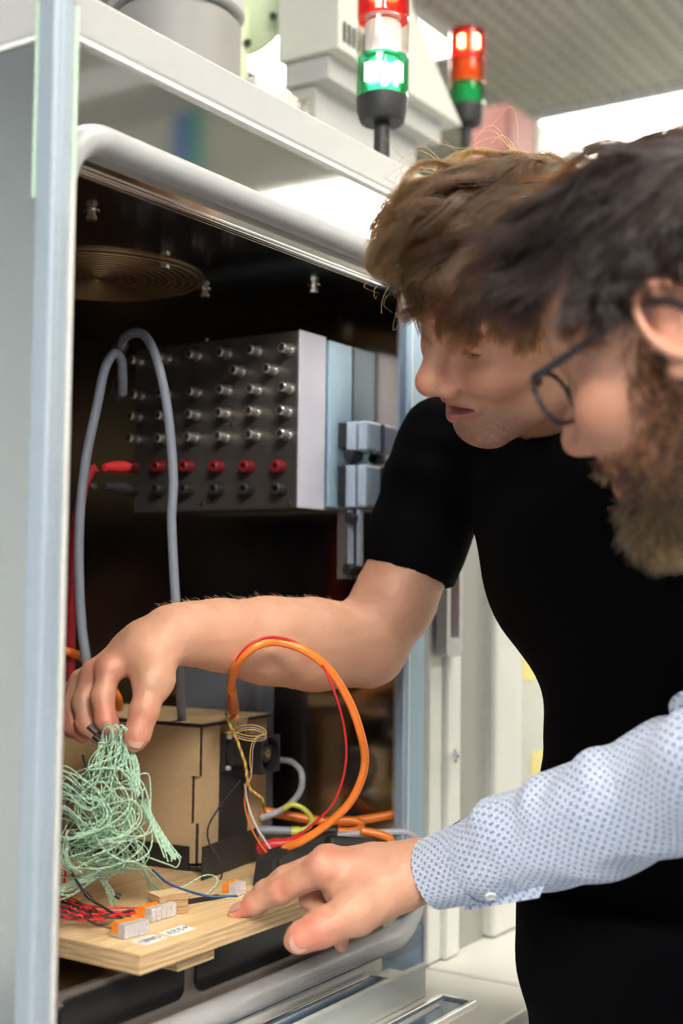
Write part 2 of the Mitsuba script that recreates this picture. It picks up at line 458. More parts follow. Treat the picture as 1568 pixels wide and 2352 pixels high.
obj('plinth', box((-0.70, -0.04, 0.0), (0.11, YE - .01, 0.06)), 'm_black', ch)
for far_l, far_r, z in (((843, 2244), (898, 2255), 0.9305), ((1013, 2288), (1092, 2308), 0.9055)):
    p_, q_ = on(*far_l, 'z', z), on(*far_r, 'z', z)
    x0, x1, y0, y1 = p_[0], q_[0], -0.05, (p_[1] + q_[1]) / 2
    f = obj('recess_frame', cat([box((x0, y0, z - .002), (x0 + .006, y1, z + .004), .001), box((x1 - .006, y0, z - .002), (x1, y1, z + .004), .001), box((x0, y0, z - .002), (x1, y0 + .006, z + .004), .001), box((x0, y1 - .006, z - .002), (x1, y1, z + .004), .001)]), 'm_chrome', ch, label='chrome frame of a glass covered recess')
    obj('glass_cover', box((x0 + .004, y0 + .004, z - .002), (x1 - .004, y1 - .004, z + .001)), 'm_display', f)
    obj('rail', box((x0 + .012, y0 + .004, z), ((x0 + x1) / 2 - .004, y1 - .03, z + .003), .001), 'm_white', f)

# ------------------------------------------------------------------ the neighbouring chamber in the row
nb = thing('neighbour_chamber', 'second white test chamber of the row, glass panelled, behind the man in black', 'test chamber')
ys = [on(p, 1700, 'x', 0.0)[1] for p in (986, 1018, 1049, 1113, 1122, 1186)]
pr('m_white_bright', (0.70, 0.71, 0.67), 0.4)
pr('m_glassgrey', (0.30, 0.30, 0.28), 0.12)
pr('m_panel', (0.56, 0.57, 0.51), 0.35)
obj('door_frame', box((-0.03, YE + .002, 0.906), (-0.001, ys[1], zl), 0.003), 'm_white_bright', nb, 20)
obj('door_stile', box((-0.03, ys[1], 0.906), (0.006, ys[2], zl), 0.003), 'm_white_bright', nb, 20)
obj('glass_panel', box((-0.02, ys[2], 0.906), (-0.006, ys[4], zl)), 'm_glassgrey', nb)
obj('post', box((-0.03, ys[4], 0.906), (0.010, ys[5], zu + .0), 0.006), 'm_white_bright', nb, 20)
obj('door_panel', box((-0.03, ys[5], 0.906), (0.0, 2.4, zl), 0.003), 'm_panel', nb)
obj('top_rail', box((-0.04, YE + .002, zl), (0.0, 2.4, zu), 0.003), 'm_white_bright', nb, 20)
obj('roof', box((-0.70, YE + .002, zu - .02), (-0.04, 2.4, zu - .004)), 'm_white', nb)
obj('base', box((-0.72, YE + .003, 0.0), (0.160, 2.4, 0.905), 0.005), 'm_cream', nb)
pr('m_yellow', (0.75, 0.66, 0.25), 0.6)
for px, py, w, h in ((1215, 1535, .022, .016), (1240, 1775, .03, .03)):
    c = on(px, py, 'x', 0.0)
    obj('sticker', box(c - P(0, w, h), c + P(.0012, w, h)), 'm_yellow', nb, label='yellow sticker')
# latch handle
hc = on(1031, 1420, 'x', 0.012)
hw, hh = 0.019, 0.052
zt, zb = on(1031, 1290, 'x', .012)[2], on(1031, 1508, 'x', .012)[2]
from shapely.geometry import Polygon
cy, cz = hc[1], (zt + zb) / 2
ringp = rrect(.040, zt - zb, .008, cy, cz).difference(rrect(.022, zt - zb - .034, .003, cy, cz + .004))
h = obj('latch_handle', extrude(ringp, .014, (.006, 0, 0), (0, 1, 0), (0, 0, 1)), 'm_white', nb, label='white frame shaped latch handle')
pr('m_blue_dark', (0.12, 0.16, 0.22), 0.4)
pr('m_orange_red', (0.85, 0.12, 0.02), 0.4)
obj('recess', box((.0055, cy - .011, zb + .02), (.0075, cy + .011, zt - .014)), 'm_blue_dark', h)
obj('indicator', box((.0075, cy - .010, zb + .026), (.0095, cy - .002, zt - .014), .001), 'm_orange_red', h, label='orange red strip')
obj('screw_hook', cat([cyl(on(1046, 1732, 'x', .0), on(1046, 1732, 'x', .018), .003, 10), wire([on(1044, 1722, 'x', .016), on(1052, 1738, 'x', .018), on(1046, 1748, 'x', .02)], .0022)]), 'm_screw', nb)

# ------------------------------------------------------------------ on the roofs: drum, plate, boxes, signal lights
pr('m_drum', (0.24, 0.235, 0.225), 0.5)
d = thing('motor_drum', 'large grey cylindrical motor housing on the chamber roof', 'motor')
c = at(405, 100, 1.62)
zr = zu - .004
obj('housing', cyl(P(c[0], c[1], zr), P(c[0], c[1], 2.05), 0.080, 40), 'm_drum', d, 40)
obj('end_cap', cyl(P(c[0], c[1], 2.05), P(c[0], c[1], 2.07), 0.084, 40), 'm_white', d, 40)
pr('m_green_plate', (0.60, 0.68, 0.45), 0.5)
p = thing('flange_plate', 'round pale green plate with dark bolts standing beside the grey motor housing', 'flange')
c = at(530, -15, 1.85)
ax = norm(CAM - c)
obj('disc', cyl(c, c + ax * .008, .087, 48, .002), 'm_green_plate', p, 40)
obj('foot', box((c[0] - .02, c[1] - .02, zr), (c[0] + .02, c[1] + .02, c[2] - .02), .004), 'm_green_plate', p)
for px, py in ((627, 37), (568, 98)):
    q = on(px, py, 'z', at(px, py, 1.85)[2])
    obj('bolt', cyl(q - ax * .0, q + ax * .014, .0055, 12), 'm_black', p, 30)


def roof_box(name, label, cat_, px0, px1, x, z0, z1, depth, mat='m_white'):
    y0, y1 = on(px0, 150, 'x', x)[1], on(px1, 150, 'x', x)[1]
    t = thing(name, label, cat_)
    obj('body', box((x - depth, y0, z0), (x, y1, z1), .004), mat, t, 20)
    return t, y0, y1


bx = -0.20
z0 = on(1061, 290, 'x', bx)[2]
t = thing('control_cabinet', 'long pale control cabinet with a slanted end on the chamber roofs behind the signal light', 'control cabinet')
y0, y1 = on(775, 150, 'x', bx)[1], on(1062, 150, 'x', bx)[1]
slant = on(946, 18, 'x', bx)
from shapely.geometry import Polygon as _Pg
obj('body', extrude(_Pg([(y0, z0), (y1, z0), (slant[1], slant[2]), (slant[1] - .02, slant[2] + .10), (y0, slant[2] + .10)]), -.10, (bx, 0, 0), (0, 1, 0), (0, 0, 1)), 'm_panel', t)
obj('underside', box((bx - .095, y0 + .01, z0 - .034), (bx - .022, y1 - .03, z0)), 'm_grey', t)
obj('foot', box((bx - .09, y0 + .02, zr), (bx - .05, y1 - .06, z0 - .034)), 'm_grey', t)
for i in range(6):
    yy = y0 + .012 + i * .012
    obj('vent_slot', box((bx - .002, yy, z0 + .012), (bx + .0015, yy + .006, z0 + .04)), 'm_black', t)
bx2 = -0.30
t, y0, y1 = roof_box('junction_box', 'low white junction box on the chamber roof between the motor housing and the control cabinet', 'junction box', 590, 712, -0.13, zr, zr + .075, .07)
obj('lid', box((-.204, y0 - .004, zr + .075), (-.126, y1 + .004, zr + .098), .004), 'm_cream', t, 20)
c = P(-.126, y1 - .02, zr + .085)
obj('clasp', lathe([(.010, 0), (.014, 0), (.014, .006), (.010, .006), (.010, 0)], c, (1, 0, 0), 20), 'm_screw', t, 30)


def tinted(name, *col):
    scene[name] = {'type': 'thindielectric', 'int_ior': 1.45, 'specular_transmittance': rgb(*col)}
    return name


tinted('m_lens_red', .85, .05, .04)
tinted('m_lens_clear', .93, .88, .86)
tinted('m_lens_green', .06, .62, .30)
tinted('m_lens_orange', .95, .28, .03)
pr('m_core', (.75, .70, .68), .5)
pr('m_core_dim', (.55, .50, .48), .5)


def signal_tower(label, px, z_, rows, lit, base_rows, pole_py):
    """rows: (lens material, top py, bottom py) of every lens; all measured at depth z_."""
    t = thing('signal_tower', label, 'signal light', None)
    c_ = at(px, 200, z_)

    def h(py):
        return at(px, py, z_)[2]
    r = .0305
    for k, (m, a_, b_) in enumerate(rows):
        z1, z0 = h(a_), h(b_)
        prof = [(r * .96, z0), (r, z0 + .003), (r, z1 - .003), (r * .96, z1)]
        if k == 0:
            prof += [(r * .80, z1 + .003), (0.0, z1 + .0045)]
        ln = obj('lens', lathe(prof, P(c_[0], c_[1], 0), (0, 0, 1), 36), m, t, True, label={'m_lens_red': 'red lens', 'm_lens_clear': 'clear lens', 'm_lens_green': 'green lens', 'm_lens_orange': 'orange lens'}[m])
        obj('core', cyl(P(c_[0], c_[1], z0 + .001), P(c_[0], c_[1], z1 - .002), r * .70, 24), 'm_core', ln, 40)
        if k in lit:
            rad, spots = lit[k]
            for s_ in spots:
                q = P(c_[0], c_[1], (z0 + z1) / 2) + RGT * (s_ * r) - FWD * (r * .72)
                e = obj('led', box(q - P(.0065, .0065, (z1 - z0) * .24), q + P(.0065, .0065, (z1 - z0) * .24), .003), 'm_core', ln)
                scene[e]['emitter'] = {'type': 'area', 'radiance': rgb(*rad)}
    z1, z0 = h(base_rows[0]), h(base_rows[1])
    obj('base', lathe([(0, z0), (r * .80, z0), (r * .86, z0 + .002), (r * .97, z0 + (z1 - z0) * .5), (r * 1.0, z1), (0, z1)], P(c_[0], c_[1], 0), (0, 0, 1), 36), 'm_black', t, 40, label='black base')
    obj('pole', cyl(P(c_[0], c_[1], zr), P(c_[0], c_[1], z0), .0095, 20), 'm_black', t, 40)


signal_tower('signal light tower with red, clear and lit green segments on the chamber roof', 878, 1.53, [('m_lens_red', -70, 45), ('m_lens_clear', 46, 132), ('m_lens_green', 133, 228)], {2: ((9.0, 14.0, 11.0), (-.45, .05, .5)), 0: ((12.0, 5.0, 1.5), (-.3, .3))}, (229, 285), 345)
signal_tower('farther signal light tower with lit red segment above orange and green', 1072, 2.28, [('m_lens_red', 70, 140), ('m_lens_orange', 141, 194), ('m_lens_green', 195, 246)], {0: ((12.0, 5.0, 1.5), (-.35, .4))}, (247, 290), 340)
# far end of the hall: a dusty red pillar and pale wall panels
pr('m_pillar', (0.50, 0.20, 0.18), 0.6)
pz = at(1100, 205, 3.5)[2]
pr('m_partition', (0.60, 0.62, 0.54), 0.5)
obj('pillar', box((-0.93, 2.43, 0), (-0.79, 2.60, pz), .01), 'm_pillar', None, False, 'dusty red pillar behind the second signal light', 'pillar')
obj('partition', box((-0.83, 2.602, 0), (-0.785, 5.95, pz), .005), 'm_partition', None, False, 'pale partition running back from the red pillar', 'partition')

# unseen things added so the polished fascia reflects a blue streak and dark stripe
pr('m_banner', (0.06, 0.14, 0.42), 0.6)
pr('m_banner_green', (0.05, 0.30, 0.22), 0.6)


def mirrored(px, py, x):
    """Where the fascia mirror shows the plane at x."""
    p_, d_ = on(px, py, 'x', 0.0), ray(px, py) * P(-1, 1, 1)
    return p_ + d_ * ((x - p_[0]) / d_[0])


a_, b_ = mirrored(405, 250, 1.9), mirrored(462, 380, 1.9)
bn = thing('added_banner', 'blue banner added out of view for the streak reflected in the polished panel over the opening', 'banner')  # stand-in added only for the blue streak mirrored in the fascia
obj('cloth', box((1.90, a_[1], b_[2] - .35), (1.905, b_[1] - .05, H - .02)), 'm_banner', bn)
obj('stripe', box((1.90, b_[1] - .05, b_[2] - .35), (1.905, b_[1] + .02, H - .02)), 'm_banner_green', bn)
obj('rod', cyl((1.90, a_[1] - .03, H - .02), (1.90, b_[1] + .05, H - .02), .01, 12), 'm_grey', bn)
q = mirrored(290, 245, 1.5)
q[2] = min(q[2], H - .12)
pr('m_tray', (0.20, 0.20, 0.19), 0.5)
obj('added_tray', cat([box((0.9, q[1] - .10, q[2] - .005), (4.1, q[1] + .10, q[2] + .005)), box((0.9, q[1] - .10, q[2]), (4.1, q[1] - .09, q[2] + .07)), box((0.9, q[1] + .09, q[2]), (4.1, q[1] + .10, q[2] + .07))] + [cyl((x_, q[1], q[2]), (x_, q[1], H), .006, 8) for x_ in (1.0, 2.4, 3.9)]), 'm_tray', None, False, 'grey tray added out of view for the dark stripe reflected in the polished panel', 'cable tray')  # added only for the dark stripe mirrored in the fascia

# ------------------------------------------------------------------ inside the chamber: patch panel, latch, cables
RY = 0.440


def rk(px, py, y=RY):
    return on(px, py, 'y', y)


pr('m_rack', (0.10, 0.092, 0.085), 0.4, 0.6)
pr('m_rack_side', (0.70, 0.70, 0.80), 0.42, 0.2)
pr('m_rack_side2', (0.50, 0.72, 0.88), 0.38, 0.2)
pr('m_socket', (0.80, 0.76, 0.72), 0.25, 0.9)
pr('m_banana_red', (0.16, 0.012, 0.014), 0.3)
pr('m_grey_cable', (0.20, 0.225, 0.27), 0.45)
pr('m_red_cable', (0.55, 0.03, 0.03), 0.35)
pr('m_dark_red', (0.33, 0.02, 0.03), 0.4)
rack = thing('patch_panel', 'dark steel patch panel with rows of coax sockets above the bare forearm', 'patch panel')
tr, br, tl = rk(685, 757), rk(680, 1167), rk(286, 790)
lean = norm((tr - br) * P(1, 0, 1))
ux = norm(P(-lean[2], 0, lean[0]) * (-1))          # along the rows, to the left
ux = ux if ux[0] < 0 else -ux
wid, hei = 0.245, np.linalg.norm(tr - br)


def slab(o, w, hgt, y0, y1, r=.002):
    b = box((0, 0, 0), (w, y1 - y0, hgt), r)
    M = np.eye(4)
    M[:3, 0], M[:3, 1], M[:3, 2], M[:3, 3] = ux, (0, 1, 0), lean, P(o[0], y0, o[2])
    b.apply_transform(M)
    if np.linalg.det(M[:3, :3]) < 0:
        b.invert()
    return b


obj('body', slab(br, wid, hei, RY + .001, .497), 'm_rack', rack, label='dark front')
o2 = br - ux * .0035
obj('side_plate', slab(o2, .003, hei, RY - .001, .492), 'm_rack_side', rack, label='brushed pale side plate')
o3 = br - ux * .0035 + lean * .004
obj('rear_case', slab(o3, wid, hei - .006, .4995, IY1 - .001), 'm_rack_side2', rack, label='pale blue grey rear case')
bnc = [(z[0] / 1.742, 700 + z[1] / 1.742) for z in
       ((540, 228), (650, 217), (770, 205), (890, 197), (1010, 187), (1138, 180), (945, 268), (1075, 262), (545, 365), (650, 357), (770, 352), (890, 345), (1010, 342), (1138, 335),
        (535, 450), (645, 447), (765, 442), (885, 437), (1005, 430), (1130, 428), (530, 538), (645, 538), (760, 533), (882, 530), (1005, 523), (1130, 520))]
sock0 = None
for i, (px, py) in enumerate(bnc):
    p = rk(px + 13, py)
    if sock0 is None:
        sk = obj('coax_socket', lathe([(0, 0), (.0075, 0), (.0075, .002), (.0048, .0025), (.0048, .005), (.0058, .005), (.0058, .016), (.0046, .018), (.0040, .018), (.0040, .008), (0, .008)], (0, 0, 0), (0, -1, 0), 20), 'm_socket', rack, 30)
        hk = obj('hole', lathe([(0, .0135), (.0041, .0135), (.0041, .0175), (0, .0175)], (0, 0, 0), (0, -1, 0), 16), 'm_black', sk)
        sock0 = (sk, hk)
        scene[sk]['to_world'] = scene[hk]['to_world'] = T().translate(p.tolist())
    else:
        s_ = again('coax_socket', sock0[0], rack, T().translate(p.tolist()))
        again('hole', sock0[1], s_, T().translate(p.tolist()))
ban = lathe([(0, 0), (.0082, 0), (.0082, .004), (.0072, .006), (.0072, .012), (.0060, .0135), (.0032, .0135), (.0032, .006), (0, .006)], (0, 0, 0), (0, -1, 0), 20)
for row, mat in (((1060, 'm_banana_red')), (1122, 'm_black')):
    first = None
    for px in (300, 362, 426, 495, 564, 637):
        p = rk(px + 8, row + (12 if row == 1060 else 2))
        first = again('banana_socket', first, rack, T().translate(p.tolist())) if first else obj('banana_socket', ban, mat, rack, 30, to_world=T().translate(p.tolist()))
for px, py in ((930, 480), (1160, 797), (690, 490), (810, 795), (825, 140)):
    p = rk(px / 1.742, 700 + py / 1.742)
    obj('screw', lathe([(0, 0), (.0028, 0), (.0022, .0016), (0, .002)], p, (0, -1, 0), 12), 'm_screw', rack, 30)

lt = thing('toggle_latch', 'steel toggle latch with two blocks on a bar beside the patch panel', 'latch')
LY = IY1 - .035
pr('m_latch', (0.66, 0.78, 0.88), 0.3, 0.4)
for (x0, x1, y0, y1) in ((795, 842, 968, 1033), (793, 840, 1068, 1165)):
    a, b = on(x0, y0, 'y', LY), on(x1, y1, 'y', LY)
    k = obj('block', box((a[0], LY, b[2]), ((a[0] + b[0]) / 2 - .001, IY1 - .002, a[2]), .0015), 'm_latch', lt, 20)
    k = obj('block', box(((a[0] + b[0]) / 2 + .001, LY, b[2]), (b[0], IY1 - .002, a[2]), .003), 'm_latch', lt, 20)
    a2, b2 = on(x0 - 32, y0 + 3, 'y', LY), on(x0, y1 - 6, 'y', LY)
    obj('dark_plate', box((a2[0], LY + .004, b2[2]), (b2[0], IY1 - .002, a2[2]), .001), 'm_black', lt, label='dark plate')
for px in (805, 826):
    a, b = on(px, 1170, 'y', LY + .01), on(px, 1300, 'y', LY + .01)
    obj('bar', cyl(b, a, .0042, 12), 'm_latch', lt, 30)
for px, py in ((803, 1045), (805, 1190), (800, 1308)):
    q = on(px, py, 'y', LY)
    obj('pivot', cyl(q + P(0, .02, 0), q - P(0, .004, 0), .0065, 16), 'm_black', lt, 30)
a, b = on(770, 1165, 'y', LY + .015), on(790, 1330, 'y', LY + .015)
obj('back_plate', box((a[0], LY + .02, b[2]), (b[0], IY1 - .002, a[2])), 'm_kick', lt)


def px_path(pts, depth):
    """(px, py[, depth]) measured places -> points."""
    return [at(p[0], p[1], p[2] if len(p) > 2 else depth) for p in pts]


def cable(name, label, pts, r, mat, depth=1.4, cat_='cable', group=None, parent=None, sides=10):
    return obj(name, wire(px_path(pts, depth), r, 10, sides), mat, parent, True, label, None if parent else cat_, group)


c = thing('coax_cable', 'grey coax cable looping down at the left beside the post from the lower left socket', 'cable')
cable('jacket', None, [(281, 905, 1.44), (281, 860, 1.42), (278, 825, 1.41), (262, 812, 1.40), (240, 850, 1.39), (221, 940), (198, 1050), (185, 1160), (181, 1280), (186, 1420), (196, 1505), (205, 1560, 1.40)], .0052, 'm_grey_cable', 1.39, parent=c)
obj('plug', cyl(at(270, 915, 1.452), at(277, 868, 1.44), .0085, 14), 'm_black', c, 30, label='black cable boot')
c = thing('coax_cable', 'grey coax cable arching over in front of the patch panel from the upper left socket', 'cable')
cable('jacket', None, [(278, 800, 1.45), (285, 778, 1.44), (305, 765, 1.42), (328, 768, 1.41), (348, 795, 1.40), (367, 850, 1.39), (383, 930), (393, 1020), (398, 1110), (394, 1190), (398, 1290), (404, 1390), (412, 1500), (415, 1600, 1.42), (418, 1660, 1.45)], .0052, 'm_grey_cable', 1.39, parent=c)
obj('plug', cyl(at(272, 812, 1.46), at(282, 785, 1.45), .0085, 14), 'm_black', c, 30, label='black cable boot')
c = thing('banana_lead', 'red test lead plugged into the lower left socket of the patch panel', 'test lead')
obj('plug', lathe([(0, 0), (.0050, 0), (.0066, .006), (.0066, .022), (.0045, .040), (0, .041)], at(293, 1072, 1.47), at(218, 1074, 1.42) - at(293, 1072, 1.47), 16), 'm_red_cable', c, 30)
cable('wire', None, [(222, 1074, 1.42), (208, 1082), (196, 1110), (186, 1150, 1.43), (175, 1200, 1.44), (168, 1300, 1.44), (163, 1420, 1.44), (161, 1570, 1.45), (160, 1640, 1.46)], .0055, 'm_dark_red', 1.42, parent=c)
c = thing('banana_lead', 'black test lead plugged in below the red one at the patch panel', 'test lead')
obj('plug', lathe([(0, 0), (.0050, 0), (.0066, .006), (.0066, .022), (.0045, .040), (0, .041)], at(293, 1121, 1.47), at(215, 1116, 1.42) - at(293, 1121, 1.47), 16), 'm_black', c, 30)
cable('wire', None, [(217, 1116, 1.42), (200, 1122), (190, 1150, 1.45), (178, 1260, 1.47), (190, 1420, 1.48), (210, 1540, 1.50)], .0040, 'm_black', 1.43, parent=c)
pr('m_tub', (0.09, 0.10, 0.12), 0.45)
tub = thing('storage_tub', 'grey rounded plastic container standing behind the fibreboard box under the forearm', 'container')
tx0, tx1 = -.300, -.168
obj('body', extrude(rrect(tx1 - tx0, .032, .014, (tx0 + tx1) / 2, .5135), .270, (0, 0, 1.0425), (1, 0, 0), (0, 1, 0)), 'm_tub', tub, 40)
obj('rim', extrude(rrect(tx1 - tx0 + .008, .036, .016, (tx0 + tx1) / 2, .5135), .010, (0, 0, 1.3125), (1, 0, 0), (0, 1, 0)), 'm_tub', tub, 40)

# ------------------------------------------------------------------ the plywood board and what stands on it
BZ = 1.042


def bd(px, py, h=0.0):
    """The point h above the board seen at this place."""
    return on(px, py, 'z', BZ + h)


def wood_fn(p, n, uv):
    wob = fbm(p.x * 9, p.y * 3, p.z * 9) * 0.02
    g = fbm((p.x + wob) * 260, p.y * 9, p.z * 40, octaves=4)
    broad = fbm(p.x * 40, p.y * 3.0, 3.0)
    top = mix((0.60, 0.40, 0.19), (0.80, 0.60, 0.34), smoothstep(0.25, 0.75, 0.6 * g + 0.4 * broad))
    edge_g = fbm(p.y * 30 + p.x * 30, p.z * 700, 7.0, octaves=4)
    ply = 0.5 + 0.5 * dr.sin(p.z * 1256.0)
    edge = mix((0.42, 0.27, 0.13), (0.72, 0.51, 0.28), smoothstep(0.2, 0.8, 0.75 * edge_g + 0.25 * ply))
    return dr.select(dr.abs(n.z) > 0.7, top, edge)


pr('m_wood', proc(wood_fn), 0.45)
cor = bd(322, 2193)
b = thing('plywood_board', 'light plywood board sticking out of the chamber, carrying the electronics', 'board')
obj('panel', box((-0.60, cor[1], BZ - .0175), (cor[0], cor[1] + .475, BZ), .0012), 'm_wood', b)
q0, q1 = on(413, 2197, 'z', BZ - .0175), on(486, 2165, 'z', BZ - .0175)
obj('batten', box((-.08, q0[1], IZ0 + .0005), (cor[0] - .012, q1[1], BZ - .018), .0015), 'm_wood', b, label='short batten under the edge')

pr('m_mdf', proc(lambda p, n, uv: mix((0.40, 0.27, 0.14), (0.52, 0.37, 0.205), 0.55 * fbm(p.x * 420, p.y * 420, p.z * 420, octaves=2) + 0.45 * fbm(p.x * 14, p.y * 14, p.z * 14))), 0.6)
pr('m_burnt', (0.022, 0.016, 0.012), 0.7)
dv = thing('fibreboard_box', 'brown laser cut fibreboard box with finger joints and a flat lid under the reaching hand', 'box')
A, B2 = on(462, 1662, 'z', 1.198), on(600, 1638, 'z', 1.198)
sy = norm((B2 - A) * P(.6, 1, 0))                     # along the right side, away
sx = P(-sy[1], sy[0], 0)                              # along the front, to the left
L, W, ZB, ZT = np.linalg.norm(B2 - A), 0.33, BZ + .006, 1.194


def dvp(a, bq, z):
    return P(A[0], A[1], 0) + sx * a + sy * bq + P(0, 0, z)


def dv_slab(a0, a1, b0, b1, z0, z1):
    return hull([dvp(a, b_, z_) for a in (a0, a1) for b_ in (b0, b1) for z_ in (z0, z1)])


th = .004
hgt = ZT - ZB
# front panel with a stepped right edge (finger joint): the middle third ends further left
poly = Polygon([(th, 0), (W, 0), (W, hgt), (0.0005, hgt), (.0005, hgt * .64), (.0098, hgt * .64), (.0098, hgt * .29), (th, hgt * .29)])
obj('front_panel', extrude(poly, -th, dvp(0, 0, ZB), sx, (0, 0, 1)), 'm_mdf', dv)
obj('back_panel', dv_slab(0, W, L - th, L, ZB, ZT), 'm_mdf', dv)
obj('side_panel', dv_slab(th, 2 * th, .001, L - th - .0005, ZB, ZT), 'm_mdf', dv, label='right side panel')
obj('side_panel', dv_slab(W - th, W, th, L - th, ZB, ZT), 'm_mdf', dv)
obj('lid', dv_slab(-.004, W, -.005, L + .004, ZT, ZT + .0042), 'm_mdf', dv, label='flat lid')
# charred laser cut edges
for a0, a1, z0, z1 in ((-.0006, .0020, hgt * .64, hgt), (.0085, .0116, hgt * .29, hgt * .64), (.0022, .0050, 0, hgt * .29)):
    obj('cut_edge', dv_slab(a0, a1, -.0008, .003, ZB + z0, ZB + z1), 'm_burnt', dv, label='dark charred cut edge')
obj('cut_edge', dv_slab(-.0046, W, -.0056, -.0049, ZT + .0002, ZT + .0038), 'm_burnt', dv, label='dark charred cut edge')
obj('cut_edge', dv_slab(-.0049, -.0042, -.0053, L + .004, ZT + .0002, ZT + .0038), 'm_burnt', dv, label='dark charred cut edge')
obj('tab', dv_slab(-.006, .003, L * .36, L * .62, ZT - .014, ZT + .0045), 'm_mdf', dv)
obj('corner_strip', dv_slab(-.001, th, .002, L * .26, ZB, ZT), 'm_mdf', dv)
obj('corner_strip', dv_slab(-.001, th, L * .70, L - .002, ZB, ZT), 'm_mdf', dv)
obj('dark_strip', dv_slab(-.0015, th - .0005, L * .26 + .0005, L * .70 - .0005, ZB, ZT - .044), 'm_black', dv, label='black strip down the right side')
# fan on the right side
fz = on(578, 1738, 'z', 1.164)
fz = 1.163
f0, f1 = L * .26, L * .26 + .041
pr('m_fan', (0.016, 0.016, 0.017), 0.35)
pr('m_brass', (0.75, 0.52, 0.22), 0.25, 1.0)
pr('m_white_plastic', (0.78, 0.78, 0.78), 0.4)
fn_ = thing('fan', 'small black square fan with a brass hub on the right side of the fibreboard box', 'fan')
hs = .0205


def fpt(u, v, w):
    """u along the box side, v up, w out of the side."""
    return dvp(-.0025 - w, (f0 + f1) / 2 + u, fz + v)


def fdisc(profile, n=40):
    return lathe(profile, fpt(0, 0, 0), -sx, n)


obj('mount_plate', hull([fpt(u, v, w) for u in (-hs, hs) for v in (-hs, hs) for w in (0, .006)]), 'm_fan', fn_)
from shapely.geometry import Point
duct = rrect(2 * hs, 2 * hs, .003).difference(Point(0, 0).buffer(.0185, quad_segs=16))
obj('front_frame', extrude(duct, .012, fpt(0, 0, .040), sy, (0, 0, 1)), 'm_fan', fn_)
obj('barrel', fdisc([(0, .006), (.019, .006), (.0198, .008), (.0198, .041), (.018, .041), (.018, .03), (0, .03)]), 'm_fan', fn_, 30)
obj('hub', fdisc([(0, .030), (.0105, .030), (.0105, .046), (.009, .0475), (0, .0475)]), 'm_fan', fn_, 30)
obj('hub_ring', fdisc([(.003, .0475), (.0055, .0475), (.005, .049), (.003, .049), (.003, .0475)]), 'm_brass', fn_, 30, label='brass hub centre')
for k in range(7):
    a = 2 * math.pi * k / 7
    bl = []
    for r_, sk_ in ((.0095, 0), (.0175, .35)):
        for w_, da in ((.044, 0), (.034, .5)):
            for e in (0, .0008):
                bl.append(fpt(r_ * math.cos(a + sk_ + da), r_ * math.sin(a + sk_ + da), w_ + e))
    obj('blade', hull(bl), 'm_fan', fn_)
for u, v in ((-hs + .004, -hs + .004), (-hs + .005, hs - .003)):
    obj('screw', cyl(fpt(u, v, .004), fpt(u, v, .010), .0028, 14), 'm_white_plastic', fn_, 30, label='white screw head')
# black sheet under the box and a black angle plate beside it
obj('black_tray', cat([dv_slab(-.022, W, -.012, L, BZ + .0005, BZ + .0045), dv_slab(.004, W, -.0145, -.012, BZ + .0005, BZ + .026)]), 'm_black_gloss', None, False, 'black sheet metal tray under the fibreboard box', 'tray')
obj('angle_plate', hull([bd(462, 2022), bd(590, 1975), *(bd(x, y) + P(0, 0, z_) for x, y, z_ in ((462, 2022, .034), (590, 1975, .036))), *(bd(x, y) + P(.002, 0, z_) for x, y, z_ in ((462, 2022, .0), (590, 1975, .0), (462, 2022, .034), (590, 1975, .036)))]), 'm_black', None, False, 'upright black plate at the right corner of the fibreboard box', 'plate')
# black clamp bracket in front of the pointing hand
cl = thing('clamp_bracket', 'black printed bracket lying on the board above the pointing hand', 'bracket')
k0, k1 = bd(580, 2036), bd(800, 1972)
ad = norm((k1 - k0) * P(1, 1, 0))
sd = P(ad[1], -ad[0], 0)


def ck(a, s_, z_):
    return P(k0[0], k0[1], BZ) + ad * a + sd * s_ + P(0, 0, z_)


LL = np.linalg.norm(k1 - k0)
obj('body', hull([ck(a, s_, z_) for a, s_, z_ in ((0, 0, .0005), (0, .024, .0005), (.006, 0, .028), (.006, .020, .028), (.036, 0, .0005), (.036, .026, .0005), (.036, .002, .032), (.036, .020, .032))]), 'm_black', cl)
obj('arm', hull([ck(a, s_, z_) for a, s_, z_ in ((.030, -.004, .014), (.030, .014, .014), (.030, -.004, .032), (.030, .012, .032), (LL * .8, -.004, .014), (LL * .8, .010, .014), (LL * .8, -.004, .036), (LL * .8, .008, .036))]), 'm_black', cl)
obj('rib', hull([ck(a, s_, z_) for a, s_, z_ in ((.012, .024, .001), (.012, .028, .001), (.030, .026, .001), (.030, .029, .001), (.014, .019, .028), (.014, .022, .028), (.030, .019, .031), (.030, .022, .031))]), 'm_black', cl)

